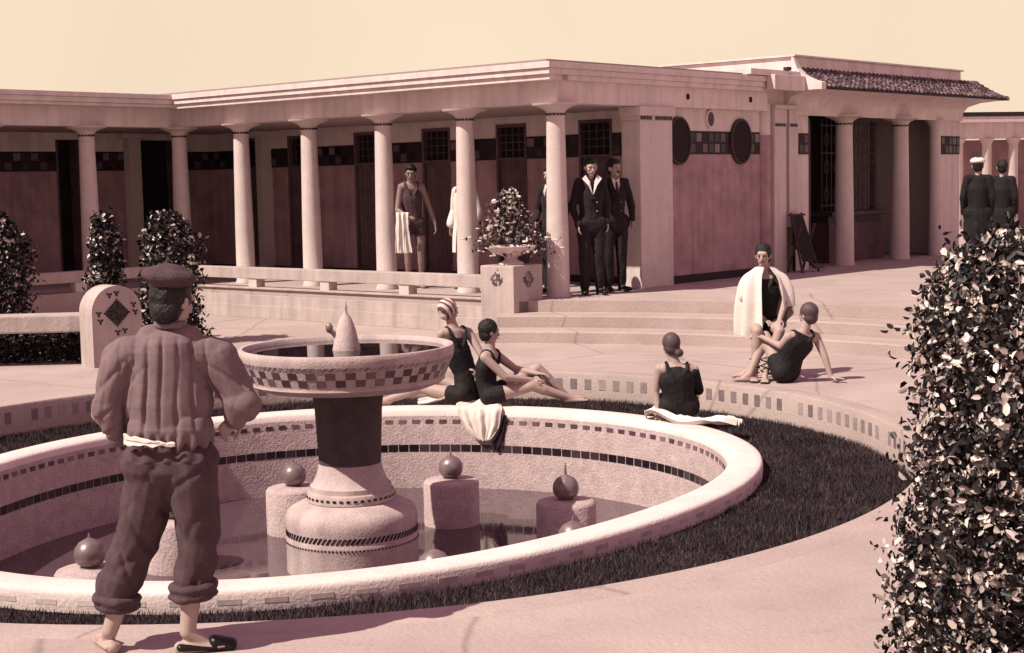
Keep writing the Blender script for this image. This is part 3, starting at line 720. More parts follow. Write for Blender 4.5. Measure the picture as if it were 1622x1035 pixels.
# ------------------------------------------------------------------ people
from mathutils import noise as mnoise
def grow(name, bm, m, parent, vox=.011, sm=4, disp=None, thing_=None):
    bmesh.ops.recalc_face_normals(bm, faces=bm.faces[:])
    me = bpy.data.meshes.new('tmp'); bm.to_mesh(me); bm.free()
    o = bpy.data.objects.new('tmp', me); COL.objects.link(o)
    r = o.modifiers.new('r','REMESH'); r.mode = 'VOXEL'; r.voxel_size = vox; r.adaptivity = 0
    s = o.modifiers.new('s','SMOOTH'); s.factor = .5; s.iterations = sm
    dg = bpy.context.evaluated_depsgraph_get(); dg.update()
    me2 = bpy.data.meshes.new_from_object(o.evaluated_get(dg)); bpy.data.objects.remove(o); bpy.data.meshes.remove(me)
    me2.name = name; me2.materials.clear(); me2.materials.append(m)
    if disp:
        no = [v.normal.copy() for v in me2.vertices]
        for v, q in zip(me2.vertices, no): v.co = v.co + q*disp(v.co, q)
        me2.update()
    for p in me2.polygons: p.use_smooth = True
    ob = bpy.data.objects.new(name, me2); COL.objects.link(ob)
    if parent: ob.parent = parent
    return ob
def V3(p): return Vector(p)
def cap(bm, p0, p1, r0, r1=None, side=None, seg=14):
    """tapered capsule with elliptical sections; r = number or (half width along side, half depth)"""
    r1 = r0 if r1 is None else r1
    a0,b0 = (r0 if isinstance(r0, tuple) else (r0,r0)); a1,b1 = (r1 if isinstance(r1, tuple) else (r1,r1))
    p0 = V3(p0); p1 = V3(p1); d = p1-p0
    if d.length < 1e-5: d = Vector((0,0,1e-4))
    dn = d.normalized()
    u = V3(side) if side is not None else dn.orthogonal()
    u = (u-dn*u.dot(dn)); u = u.normalized() if u.length > 1e-4 else dn.orthogonal().normalized()
    v = dn.cross(u); rings = []
    def ring(c, a, b): rings.append([bm.verts.new(c+u*a*math.cos(2*PI*i/seg)+v*b*math.sin(2*PI*i/seg)) for i in range(seg)])
    m0 = min(a0,b0); m1 = min(a1,b1)
    for k in range(1,5):
        t = PI/2*k/4; ring(p0-dn*m0*math.cos(t), a0*math.sin(t), b0*math.sin(t))
    for k in range(4,0,-1):
        t = PI/2*k/4; ring(p1+dn*m1*math.cos(t), a1*math.sin(t), b1*math.sin(t))
    for a, b in zip(rings, rings[1:]):
        for i in range(seg):
            j = (i+1) % seg; bm.faces.new((a[i],a[j],b[j],b[i]))
    s = bm.verts.new(p0-dn*m0); e = bm.verts.new(p1+dn*m1)
    for i in range(seg):
        j = (i+1) % seg; bm.faces.new((s, rings[0][j], rings[0][i])); bm.faces.new((e, rings[-1][i], rings[-1][j]))
def ell(bm, c, rx, ry, rz, fr):
    """ellipsoid in a frame fr = (right, forward, up)"""
    m3 = Matrix((fr[0], fr[1], fr[2])).transposed(); sphere(bm, c, rx, ry, rz, 16, m3)
def frame(f, up=(0,0,1)):
    f = V3(f).normalized(); u = V3(up); r = f.cross(u).normalized(); u = r.cross(f).normalized(); return r, f, u
def head(bm, c, f, s=1.0, up=(0,0,1)):
    r, f, u = fr = frame(f, up); c = V3(c)
    ell(bm, c+u*.018*s-f*.008*s, .076*s, .094*s, .098*s, fr)
    ell(bm, c-u*.045*s+f*.022*s, .057*s, .064*s, .062*s, fr)
    ell(bm, c-u*.092*s+f*.060*s, .026*s, .022*s, .020*s, fr)
    cap(bm, c+f*.080*s+u*.012*s, c+f*.106*s-u*.028*s, .010*s, .015*s)
    cap(bm, c+f*.080*s+u*.026*s-r*.036*s, c+f*.080*s+u*.026*s+r*.036*s, .014*s)
    cap(bm, c+f*.078*s-u*.055*s-r*.016*s, c+f*.078*s-u*.055*s+r*.016*s, .013*s)
    for q in (-1,1):
        ell(bm, c+r*.076*s*q-f*.005*s-u*.01*s, .012*s, .020*s, .032*s, fr)
        ell(bm, c+r*.036*s*q+f*.062*s-u*.02*s, .022*s, .020*s, .022*s, fr)
def facebits(parent, c, f, s=1.0, up=(0,0,1), brows=True, moustache=False):
    r, f, u = fr = frame(f, up); c = V3(c)
    bm = new()
    for q in (-1,1):
        ell(bm, c+r*.032*s*q+f*.084*s+u*.002*s, .011*s, .006*s, .0055*s, fr)
        if brows: cap(bm, c+r*.018*s*q+f*.094*s+u*.026*s, c+r*.046*s*q+f*.082*s+u*.024*s, .0032*s)
    obj('eyes', bm, M['eye'], parent, True)
    bm = new(); cap(bm, c+f*.090*s-u*.058*s-r*.018*s, c+f*.090*s-u*.058*s+r*.018*s, .006*s); obj('mouth', bm, M['lip'], parent, True)
    if moustache:
        bm = new(); cap(bm, c+f*.094*s-u*.044*s-r*.026*s, c+f*.094*s-u*.044*s+r*.026*s, .009*s); obj('moustache', bm, M['hair'], parent, True)
def hair(parent, c, f, s=1.0, m='hair', name='hair', up=(0,0,1), bun=0, low=.0, vox=.009, big=1.0, fringe=0.0):
    r, f, u = fr = frame(f, up); c = V3(c); bm = new()
    ell(bm, c+u*.032*s-f*.022*s, .086*s*big, .098*s*big, .096*s*big, fr)
    ell(bm, c-u*(.022+low)*s-f*.040*s, .076*s*big, .064*s*big, .070*s*big, fr)
    if fringe: ell(bm, c+u*.080*s+f*.045*s, .060*s, .045*s, .035*s, fr)
    if bun: ell(bm, c-u*.075*s-f*.085*s+r*bun*s, .046*s, .040*s, .042*s, fr)
    dsp = (lambda p, q: .006*mnoise.noise(p*38)) if name == 'hair' else None
    return grow(name, bm, M[m], parent, vox, 3, dsp)
def hand(bm, w, d, pn, s=1.0, curl=.5, thumb=1, spread=.5):
    """w wrist, d pointing direction, pn palm normal (fingers bend towards it)"""
    d = V3(d).normalized(); pn = V3(pn); pn = (pn-d*pn.dot(d)).normalized(); sd = d.cross(pn)
    w = V3(w); k = w+d*.085*s
    cap(bm, w+d*.012*s, k-d*.014*s, (.030*s,.015*s), (.038*s,.014*s), sd)
    for i,(o,l) in enumerate(((-1.5,.068),(-.5,.078),(.5,.073),(1.5,.057))):
        b = k+sd*o*.0195*s-d*.008*s; dd = (d+sd*o*.06*spread).normalized()
        d1 = (dd*math.cos(curl*.5)+pn*math.sin(curl*.5)); p1 = b+d1*l*.45*s
        d2 = (dd*math.cos(curl*1.2)+pn*math.sin(curl*1.2)); p2 = p1+d2*l*.32*s
        d3 = (dd*math.cos(curl*1.8)+pn*math.sin(curl*1.8)); p3 = p2+d3*l*.25*s
        cap(bm, b, p1, .0092*s, .0085*s, seg=8); cap(bm, p1, p2, .0085*s, .0078*s, seg=8); cap(bm, p2, p3, .0078*s, .0068*s, seg=8)
    tb = w+d*.028*s+sd*thumb*-.030*s; t1 = tb+(d*.6-sd*thumb*.55+pn*.35).normalized()*.038*s; t2 = t1+(d*.85-sd*thumb*.15+pn*.45).normalized()*.030*s
    cap(bm, tb, t1, .012*s, .0098*s, seg=8); cap(bm, t1, t2, .0098*s, .0085*s, seg=8)
def foot(bm, an, to, s=1.0, r=.034):
    an = V3(an); to = V3(to); d = (to-an); d.z = 0; d = d.normalized()
    heel = Vector((an.x,an.y,min(an.z, to.z+.06*s)))-d*.035*s; heel.z = to.z+.004
    cap(bm, heel, heel+(to-heel)*.72, (.033*s,.030*s), (.044*s,.024*s), d.cross(Vector((0,0,1))))
    cap(bm, an, heel+(to-heel)*.55, .036*s, .026*s)
    for k in range(5):
        sd = d.cross(Vector((0,0,1))); b = heel+(to-heel)*.74+sd*(k-2)*.017*s
        cap(bm, b, b+d*(.050-.004*abs(k-1))*s, .012*s, .009*s, seg=8)
def body(bm, J, s=1.0, hands=True, feet=True, e=0.0, w=1.0, hcurl=.5):
    side = V3(J['shR'])-V3(J['shL']); hs = V3(J['hipR'])-V3(J['hipL'])
    pel = (V3(J['hipL'])+V3(J['hipR']))/2
    cap(bm, V3(J['hipL'])*.8+pel*.2, V3(J['hipR'])*.8+pel*.2, (.105*s+e,.095*s+e), side=Vector((0,0,1)))
    cap(bm, pel, J['waist'], (.135*s*w+e,.10*s+e), (.118*s*w+e,.090*s+e), side)
    cap(bm, J['waist'], J['chest'], (.120*s*w+e,.090*s+e), (.150*s*w+e,.105*s+e), side)
    cap(bm, V3(J['shL'])*.86+V3(J['shR'])*.14, V3(J['shR'])*.86+V3(J['shL'])*.14, .062*s+e)
    up = (V3(J['shL'])+V3(J['shR']))/2
    cap(bm, J['chest'], up, (.140*s*w+e,.095*s+e), (.105*s+e,.07*s+e), side)
    cap(bm, up, V3(J['head'])-Vector((0,0,.045*s)), .058*s+e, .050*s+e)
def arm(bm, J, k, s=1.0, e=0.0, hd=None, pn=None, curl=.5, upto=2, thumb=1):
    cap(bm, J['sh'+k], J['el'+k], .050*s+e, .038*s+e)
    if upto > 1: cap(bm, J['el'+k], J['wr'+k], .039*s+e, .027*s+e)
    if hd is not None: hand(bm, J['wr'+k], hd, pn, s, curl, thumb)
def leg(bm, J, k, s=1.0, e=0.0, feet=True):
    cap(bm, J['hip'+k], J['kn'+k], .086*s+e, .056*s+e); cap(bm, J['kn'+k], V3(J['kn'+k]).lerp(V3(J['an'+k]), .35), .054*s+e, .056*s+e)
    cap(bm, V3(J['kn'+k]).lerp(V3(J['an'+k]), .3), J['an'+k], .055*s+e, .036*s+e)
    if feet: foot(bm, J['an'+k], J['to'+k], s)
def swimsuit(J, parent, s=1.0, w=1.0, m='swim', low=.25, vox=.010, e=.010):
    bm = new(); side = V3(J['shR'])-V3(J['shL']); pel = (V3(J['hipL'])+V3(J['hipR']))/2; up = (V3(J['shL'])+V3(J['shR']))/2
    cap(bm, V3(J['hipL'])*.8+pel*.2, V3(J['hipR'])*.8+pel*.2, (.105*s+e,.095*s+e), side=Vector((0,0,1)))
    cap(bm, pel, J['waist'], (.135*s*w+e,.10*s+e), (.118*s*w+e,.090*s+e), side)
    cap(bm, J['waist'], J['chest'], (.120*s*w+e,.090*s+e), (.150*s*w+e,.105*s+e), side)
    cap(bm, J['chest'], V3(J['chest']).lerp(up,.55), (.140*s*w+e,.095*s+e), (.120*s+e,.078*s+e), side)
    for k in 'LR':
        cap(bm, J['hip'+k], V3(J['hip'+k]).lerp(V3(J['kn'+k]), low), .086*s+e, .080*s+e)
        sh = V3(J['sh'+k])*.60+up*.40; fw = side.cross(Vector((0,0,1))).normalized(); ch = V3(J['chest'])*.6+sh*.4
        pts = [ch+fw*.10*s]+[sh+fw*.064*s*math.cos(a)+Vector((0,0,.064*s*math.sin(a))) for a in (.2,.8,1.4,1.75,2.3,2.9)]+[ch-fw*.095*s]
        for a_, b_ in zip(pts, pts[1:]): cap(bm, a_, b_, .017*s)
    return grow('swimsuit', bm, M[m], parent, vox, 3, lambda p, q: .003*mnoise.noise(p*30))

def sheet(name, rows, m, parent, thick=.007):
    """rows of points -> thin double-sided cloth"""
    b = new(); nr = len(rows); nc = len(rows[0]); A = [[V3(p) for p in r] for r in rows]; N_ = []
    for i in range(nr):
        row = []
        for j in range(nc):
            du = A[i][min(j+1,nc-1)]-A[i][max(j-1,0)]; dv = A[min(i+1,nr-1)][j]-A[max(i-1,0)][j]
            q = du.cross(dv); row.append(q.normalized() if q.length > 1e-9 else Vector((0,0,1)))
        N_.append(row)
    F = [[b.verts.new(A[i][j]+N_[i][j]*thick/2) for j in range(nc)] for i in range(nr)]
    K_ = [[b.verts.new(A[i][j]-N_[i][j]*thick/2) for j in range(nc)] for i in range(nr)]
    for i in range(nr-1):
        for j in range(nc-1):
            b.faces.new((F[i][j],F[i][j+1],F[i+1][j+1],F[i+1][j])); b.faces.new((K_[i+1][j],K_[i+1][j+1],K_[i][j+1],K_[i][j]))
    for j in range(nc-1):
        b.faces.new((F[0][j+1],F[0][j],K_[0][j],K_[0][j+1])); b.faces.new((F[-1][j],F[-1][j+1],K_[-1][j+1],K_[-1][j]))
    for i in range(nr-1):
        b.faces.new((F[i][0],F[i+1][0],K_[i+1][0],K_[i][0])); b.faces.new((F[i+1][-1],F[i][-1],K_[i][-1],K_[i+1][-1]))
    o = obj(name, b, m, parent, True); return o
def interp(path, t):
    n = len(path)-1; k = min(int(t*n), n-1); f_ = t*n-k
    if isinstance(path[0], (int,float)): return path[k]*(1-f_)+path[k+1]*f_
    a0 = V3(path[max(k-1,0)]); a1 = V3(path[k]); a2 = V3(path[k+1]); a3 = V3(path[min(k+2,n)])
    return .5*((2*a1)+(a2-a0)*f_+(2*a0-5*a1+4*a2-a3)*f_*f_+(3*a1-a0-3*a2+a3)*f_**3)
def drapery(name, path, widths, side, nrm, amp, k, m, parent, nu=44, nv=36, ph=0.0, rough=.010):
    side = V3(side).normalized(); nrm = V3(nrm); rows = []
    for i in range(nv+1):
        v = i/nv; c = interp(path, v); w_ = interp(widths, v); a_ = interp(amp, v) if not isinstance(amp,(int,float)) else amp; q = nrm
        rows.append([c+side*((j/nu-.5)*w_)+q*(a_*(math.sin(k*j/nu+ph+1.5*math.sin(3*v+ph))+.4*math.sin(2.3*k*j/nu+4*v)))+Vector((0,0,1))*rough*mnoise.noise(Vector((j/nu*5+ph, v*5, ph)))+side*.012*mnoise.noise(Vector((v*7, j/nu*2, ph+3))) for j in range(nu+1)])
    return sheet(name, rows, m, parent)
def cape(name, levels, a0, a1, hem, m, parent, folds=9, amp=.014, c=(0,0), nu=90, nv=30, ph=0.0):
    """levels: (rx, ry, z) from the neck down; angles in degrees round the body, hem(u) scales how far down each strip reaches"""
    rows = []
    for i in range(nv+1):
        v = i/nv; row = []
        for j in range(nu+1):
            u = j/nu; vv = v*hem(u); L3 = interp([Vector(l) for l in levels], min(vv, .999)); t_ = rad(a0+(a1-a0)*u)
            fo = 1+amp*min(1, vv*2.2)*(math.sin(folds*2*PI*u+ph+2*math.sin(3*vv))+.5*math.sin(folds*4.7*u+5*vv))/max(L3.x,.05)
            row.append((c[0]+L3.x*fo*math.cos(t_), c[1]+L3.y*fo*math.sin(t_), L3.z+.006*mnoise.noise(Vector((u*6,vv*6,ph)))))
        rows.append(row)
    return sheet(name, rows, m, parent, .008)
def person(label, loc, rz=0, group=None): return thing('person', label, 'person', loc, rz, group)

# --- man in a suit, standing; local frame: faces -y
def standing(s=1.0, lean=0.0, armL=None, armR=None, stance=.09):
    J = dict(hipL=(-.09*s,0,.90*s), hipR=(.09*s,0,.90*s), waist=(0,.0,1.05*s), chest=(lean,-.0,1.25*s), shL=(-.152*s+lean,0,1.415*s), shR=(.152*s+lean,0,1.415*s),
             head=(lean,-.02*s,1.60*s), knL=(-stance*s,-.02,.49*s), knR=(stance*s,-.02,.49*s), anL=(-stance*s,.02,.085*s), anR=(stance*s*1.1,.02,.085*s),
             toL=(-stance*s*1.3,-.17*s,.02), toR=(stance*s*1.5,-.17*s,.02),
             elL=(-.23*s,.03,1.13*s), elR=(.23*s,.03,1.13*s), wrL=(-.23*s,-.05,.89*s), wrR=(.23*s,-.05,.89*s))
    if armL: J['elL'], J['wrL'] = armL
    if armR: J['elR'], J['wrR'] = armR
    return J
def suited(label, loc, rz, s=1.06, face=(0,-1,-.12), collar='open', moustache=False, armL=None, armR=None, group=None, m='jacket', capm=None, barehead=True, coat=False):
    t = person(label, loc, rz, group); J = standing(s, 0, armL or ((-.205*s,.03,1.14*s),(-.20*s,-.05,.90*s)), armR or ((.205*s,.03,1.14*s),(.20*s,-.05,.90*s)))
    hc = V3(J['head'])
    b = new(); body(b, J, s*.90, e=-.012); head(b, hc, face, s)
    for k in 'LR': 
        arm(b, J, k, s*.9, hd=(0,-.15,-1), pn=((1 if k=='L' else -1),0,0), curl=.6, thumb=(1 if k=='L' else -1)); leg(b, J, k, s*.9)
    grow('body', b, M['skin'], t, .009)
    facebits(t, hc, face, s, moustache=moustache)
    if barehead: hair(t, hc, face, s, fringe=1)
    def fold(p, q): return .010*mnoise.noise(Vector((p.x*9,p.y*9,p.z*5)))+.004*mnoise.noise(p*26)
    b = new(); e = .022; side = Vector((1,0,0))
    cap(b, (0,0,.86*s), J['waist'], (.165*s,.125*s), (.145*s,.115*s), side); cap(b, J['waist'], J['chest'], (.145*s,.115*s), (.165*s,.125*s), side)
    cap(b, J['chest'], (0,0,1.38*s), (.162*s,.118*s), (.12*s,.085*s), side); cap(b, J['shL'], J['shR'], .058*s)
    if coat: cap(b, (0,0,.60*s), (0,0,.9*s), (.21*s,.16*s), (.185*s,.14*s), side)
    for k in 'LR':
        cap(b, J['sh'+k], J['el'+k], .060*s, .048*s); cap(b, J['el'+k], V3(J['wr'+k])+Vector((0,0,.01)), .048*s, .038*s)
    jk = grow('jacket', b, M[m], t, .011, 4, fold)
    b = new()
    for q in (-1,1): cap(b, (q*.012,-.135*s,1.20*s), (q*.075*s,-.085*s,1.43*s), (.028*s,.010), (.034*s,.012), (1,.0,.2*q))
    obj('lapel', b, M[m], jk, True)
    b = new()
    for z in (1.16,1.05): sphere(b, (.05*s,-.145*s,z*s), .012)
    obj('button', b, M['tilelight'], jk, True)
    b = new()
    cap(b, (-.09*s,0,.90*s), (.09*s,0,.90*s), .125*s)
    for k in 'LR':
        cap(b, J['hip'+k], J['kn'+k], .105*s, .074*s); cap(b, J['kn'+k], V3(J['an'+k])+Vector((0,0,.03)), .074*s, .062*s)
    grow('trousers', b, M[m], t, .011, 3, fold)
    for k in 'LR':
        b = new(); an = V3(J['an'+k]); to = V3(J['to'+k]); cap(b, an+Vector((0,.04,-.05*s)), to+Vector((0,-.02,.025)), (.046*s,.042*s), (.042*s,.028*s), (1,0,0)); cap(b, an, an-Vector((0,0,.03)), .052*s)
        grow('shoe', b, M['shoe'], t, .010, 2)
    b = new()
    if collar == 'open':
        for q in (-1,1):
            extrude_poly(b, [(q*.006,-.142*s,1.26*s),(q*.055*s,-.125*s,1.37*s),(q*.125*s,-.085*s,1.455*s),(q*.075*s,-.06*s,1.50*s),(q*.03*s,-.10*s,1.42*s)], (0,-.014,.0))
    else:
        for q in (-1,1): extrude_poly(b, [(0,-.142*s,1.27*s),(q*.045*s,-.128*s,1.38*s),(q*.052*s,-.07*s,1.475*s),(0,-.09*s,1.44*s)], (0,-.012,0))
    obj('shirt_collar', b, M['white'], t)
    if collar == 'tie':
        b = new(); cap(b, (0,-.155*s,1.27*s), (0,-.125*s,1.42*s), (.022,.008), (.012,.008), (1,0,0)); obj('tie', b, M['hair'], t, True)
    if capm:
        b = new(); ell(b, hc+Vector((0,0,.065*s)), .112*s, .125*s, .06*s, frame(face)); ell(b, hc+V3(face).normalized()*.10*s+Vector((0,0,.04*s)), .07*s, .06*s, .012*s, frame(face)); grow('cap', b, M[capm], t, .009, 2)
    return t
def PX(px, D, z=0):      # ground point seen at a picture column, at depth D
    return ((px-811)/2407*D, D, z)
def PXr(px, D, z):       # same with the small camera roll taken into account
    return ((px-811)/2407*D - math.sin(rad(1.2))*0, D, z)
suited('man in a dark suit with wide open white shirt collar, right of the corner column', (1.13,21.15,PZ), rad(8), 1.11, (.1,-1,-.22), 'open', armL=((-.26,.02,1.22),(-.20,-.12,.98)))
suited('man with a moustache, dark suit and tie, standing next to the square pier', (1.49,21.75,PZ), rad(14), 1.10, (.5,-1,-.05), 'tie', True, armR=((.28,.05,1.22),(.24,-.10,1.02)))
suited('man in black mostly hidden behind the corner column, only his shoulder and shoe showing', (.60,21.50,PZ), rad(-35), 1.05, (-.3,-1,-.1), 'tie', armL=((-.27,.04,1.16),(-.16,-.16,1.05)))
suited('person in a dark coat and white cap seen from behind, above the right shrub', (7.25,23.6,PZ), rad(170), 1.06, (0,-1,0), 'tie', barehead=True, capm='white', m='suit', coat=True)
suited('person in a dark coat with dark hair beside the white cap at the right edge', (7.85,24.3,PZ), rad(150), 1.04, (.4,-1,0), 'tie', m='suit', coat=True)

# --- bather standing inside the gallery (bare arms, towel over one arm)
t = person('dark-haired bather standing under the colonnade with a towel over one arm', (-1.48,23.3,PZ), rad(15))
s = 1.10; J = standing(s, -.02, ((-.25,-.06,1.20),(-.12,-.24,1.10)), ((.27,.02,1.22),(.34,-.02,.97)))
b = new(); body(b, J, s); head(b, J['head'], (-.3,-1,-.2), s)
for k in 'LR': leg(b, J, k, s)
arm(b, J, 'L', s, hd=(.3,-.8,0), pn=(0,0,-1), curl=.5); arm(b, J, 'R', s, hd=(.1,0,-1), pn=(-1,0,0), curl=.7, thumb=-1)
grow('body', b, M['skindark'], t, .010); facebits(t, J['head'], (-.3,-1,-.2), s); hair(t, J['head'], (-.3,-1,-.2), s, fringe=1)
swimsuit(J, t, s, 1.0, 'trouser', .3)
tw = thing('towel', 'white towel hanging from the bather\'s forearm beside a colonnade column', 'towel', (-1.62,23.0,PZ+.98))
drapery('towel_cloth', [(0,.07,.0),(0,.03,.16),(0,-.03,.17),(0,-.06,.0),(0.0,-.06,-.2),(.01,-.06,-.42)], [.20,.19,.19,.19,.22,.26], (1,0,0), (0,1,0), .016, 16, M['towel'], tw)
# bather in a white robe behind a column
t = person('bather in a white robe almost hidden behind a column', (-.68,23.0,PZ), rad(-40)); s = 1.04; J = standing(s)
b = new(); body(b, J, s); head(b, J['head'], (0,-1,0), s)
for k in 'LR': leg(b, J, k, s); arm(b, J, k, s, hd=(0,-.1,-1), pn=(1 if k=='L' else -1,0,0), curl=.6, thumb=(1 if k=='L' else -1))
grow('body', b, M['skindark'], t, .011); hair(t, J['head'], (0,-1,0), s)
b = new(); cap(b, (0,0,1.1), (0,0,1.38), (.15,.11), (.14,.09), (1,0,0))
for k in 'LR': cap(b, J['sh'+k], J['el'+k], .072, .066); cap(b, J['el'+k], V3(J['wr'+k])+Vector((0,0,.05)), .066, .07)
rb = grow('robe', b, M['towel'], t, .012, 3, lambda p, q: .010*mnoise.noise(Vector((p.x*12,p.y*12,p.z*4))))
cape('robe_skirt', [(.10,.08,1.46),(.17,.12,1.40),(.17,.125,1.2),(.16,.12,1.05),(.19,.15,.8),(.21,.17,.55)], -80, 260, lambda u: 1, M['towel'], rb, 10, .012)

# --- seated bathers on the basin rim (local frame aligned with the world: +x right, +y away)
RZ = -.168
def place(t, D, px, z): t.location = ((px-811)/2407*D, D, z)
# A: dark-haired bather, side view, legs stretched to the right
t = person('dark-haired bather in a black tank suit on the rim, arms on outstretched legs', (-.255,14.97,RZ)); s = .98
J = dict(hipL=(.02,-.08,.10), hipR=(.04,.10,.10), waist=(-.02,.02,.25), chest=(.0,.02,.38), shL=(-.02,-.15,.50), shR=(.09,.15,.49), head=(.03,.02,.735),
         knL=(.44,-.08,.20), knR=(.50,.16,.34), anL=(.80,.0,.06), anR=(.78,.18,.06), toL=(1.02,.02,.03), toR=(1.0,.22,.03),
         elL=(.18,-.17,.30), wrL=(.44,-.08,.255), elR=(.28,.16,.34), wrR=(.50,.06,.30))
f = (.85,.35,-.12); b = new(); body(b, J, s); head(b, J['head'], f, s)
arm(b, J, 'L', s, hd=(1,.25,.0), pn=(0,.2,-1), curl=.5); arm(b, J, 'R', s, hd=(1,-.3,-.1), pn=(0,-.2,-1), curl=.5, thumb=-1)
for k in 'LR': leg(b, J, k, s)
grow('body', b, M['skin'], t, .009); facebits(t, J['head'], f, s, brows=False); hair(t, J['head'], f, s, big=1.06, low=.01)
swimsuit(J, t, s, 1.05)
# B: bather with a striped turban, partly behind the bowl, back half turned
t = person('bather in a striped turban and black suit sitting behind the fountain bowl', (-.50,15.12,RZ)); s = .96
J = dict(hipL=(-.02,-.10,.10), hipR=(.10,.08,.10), waist=(.02,.03,.32), chest=(-.06,.03,.52), shL=(-.20,-.05,.715), shR=(.06,.12,.71), head=(-.13,.05,.935),
         knL=(-.42,.05,.16), knR=(-.35,.22,.26), anL=(-.78,.0,.05), anR=(-.72,.18,.05), toL=(-.98,-.02,.03), toR=(-.93,.2,.03),
         elL=(-.24,.10,.46), wrL=(-.06,.22,.34), elR=(.20,.0,.47), wrR=(.14,-.14,.26))
f = (.75,.55,.0); b = new(); body(b, J, s); head(b, J['head'], f, s)
arm(b, J, 'L', s, hd=(.4,.6,-.2), pn=(0,0,-1), curl=.5); arm(b, J, 'R', s, hd=(-.2,0,1), pn=(-1,0,0), curl=.9, thumb=-1)
for k in 'LR': leg(b, J, k, s)
grow('body', b, M['skin'], t, .009); facebits(t, J['head'], f, s, brows=False); swimsuit(J, t, s, 1.0)
st = bpy.data.materials.new('striped_scarf'); st.use_nodes = True; nt = st.node_tree
wv = nt.nodes.new('ShaderNodeTexWave'); wv.inputs['Scale'].default_value = 7; wv.inputs['Distortion'].default_value = 2; wv.bands_direction = 'DIAGONAL'
tc = nt.nodes.new('ShaderNodeTexCoord'); cr = nt.nodes.new('ShaderNodeValToRGB'); cr.color_ramp.elements[0].color = (.10,.05,.06,1); cr.color_ramp.elements[0].position = .35; cr.color_ramp.elements[1].color = (.60,.45,.40,1); cr.color_ramp.elements[1].position = .5
nt.links.new(tc.outputs['Object'], wv.inputs['Vector']); nt.links.new(wv.outputs['Fac'], cr.inputs[0]); nt.links.new(cr.outputs[0], nt.nodes['Principled BSDF'].inputs['Base Color']); nt.nodes['Principled BSDF'].inputs['Roughness'].default_value = .8
M['scarf'] = st
hair(t, J['head'], f, s, 'scarf', 'turban', big=1.10)
# C: bather seen from behind in a black long-backed suit
t = person('bather in black with a dark cap, back to us, sitting on a white towel', (1.50,13.86,RZ+.012)); s = .95
J = dict(hipL=(-.09,.02,.10), hipR=(.12,.02,.10), waist=(.02,.0,.24), chest=(.0,.0,.36), shL=(-.155,.0,.455), shR=(.165,.0,.44), head=(-.045,.03,.665),
         knL=(-.10,.45,.24), knR=(.16,.48,.22), anL=(-.10,.78,-.05), anR=(.18,.80,-.06), toL=(-.1,1.0,-.09), toR=(.2,1.0,-.09),
         elL=(-.19,.03,.24), wrL=(-.165,-.02,.05), elR=(.215,.10,.24), wrR=(.10,.30,.27))
f = (-.25,1,-.15); b = new(); body(b, J, s); head(b, J['head'], f, s)
arm(b, J, 'L', s, hd=(.15,-.5,-.35), pn=(0,-.3,-1), curl=.15); arm(b, J, 'R', s, hd=(-.6,.6,-.2), pn=(0,0,-1), curl=.5)
for k in 'LR': leg(b, J, k, s)
grow('body', b, M['skin'], t, .009); facebits(t, J['head'], f, s, brows=False)
swimsuit(J, t, s*1.03, 1.12, e=.016)
b = new(); cap(b, V3(J['shR'])*.95, V3(J['elR']), .06, .052); cap(b, J['elR'], J['wrR'], .05, .04); grow('sleeve', b, M['swim'], t, .011, 2)
hair(t, J['head'], f, s, 'cap', 'bathing_cap', big=1.04, bun=.05)
# D: bather wrapped in a white towel, sitting on a stool
t = person('dark-haired bather facing us with a big white towel round the shoulders', (2.52,15.45,0)); s = .97
J = dict(hipL=(-.04,.06,.53), hipR=(.15,.04,.53), waist=(.07,.03,.70), chest=(.07,.0,.88), shL=(-.09,.02,1.02), shR=(.22,.0,1.01), head=(.045,-.02,1.245),
         knL=(-.07,-.33,.50), knR=(.15,-.36,.50), anL=(-.09,-.30,.09), anR=(.0,-.38,.09), toL=(-.13,-.50,.02), toR=(-.04,-.58,.02),
         elL=(-.17,-.05,.80), wrL=(.03,-.13,.60), elR=(.27,-.06,.80), wrR=(.17,-.24,.60))
f = (-.35,-1,-.12); b = new(); body(b, J, s); head(b, J['head'], f, s)
arm(b, J, 'L', s, hd=(.4,-.7,-.2), pn=(0,0,-1), curl=.6); arm(b, J, 'R', s, hd=(-.3,-.7,-.2), pn=(0,0,-1), curl=.6, thumb=-1)
for k in 'LR': leg(b, J, k, s)
grow('body', b, M['skin'], t, .009); facebits(t, J['head'], f, s, brows=False); swimsuit(J, t, s, 1.0, low=.4)
hair(t, J['head'], f, s, big=1.06, low=.01)
b = new()
for k in 'LR':
    an = V3(J['an'+k]); to = V3(J['to'+k])
    cap(b, an+Vector((0,.03,-.08)), to+Vector((0,0,-.012)), (.04,.010), (.045,.010), (1,0,0)); 
    for zz in (.02,.07,.13): cap(b, an+Vector((-.05,0,zz)), an+Vector((.05,-.02,zz+.04)), .008); cap(b, an+Vector((-.045,-.03,zz)), an+Vector((.045,-.035,zz-.03)), .008)
grow('sandals', b, M['shoe'], t, .008, 1)
tw = thing('towel', 'large white towel wrapped round the shoulders of the bather facing us', 'towel', t.location)
def hemD(u): return 1.0-.30*max(0, min(1,(u-.55)/.3))-.05*math.sin(u*9)
cape('towel_cloth', [(.088,.078,1.125),(.14,.10,1.085),(.215,.125,1.03),(.262,.165,.93),(.285,.20,.80),(.29,.22,.66),(.285,.235,.50),(.28,.24,.42)], 258, -62, hemD, M['towel'], tw, 9, .022, (.062,-.0))
stool = thing('stool', 'plain wooden stool hidden under the towelled bather', 'stool', (2.60,15.50,0))
b = new(); lathe(b, [(.15,.40),(.155,.425),(.15,.44)], 24); obj('seat', b, M['wood'], stool, True)
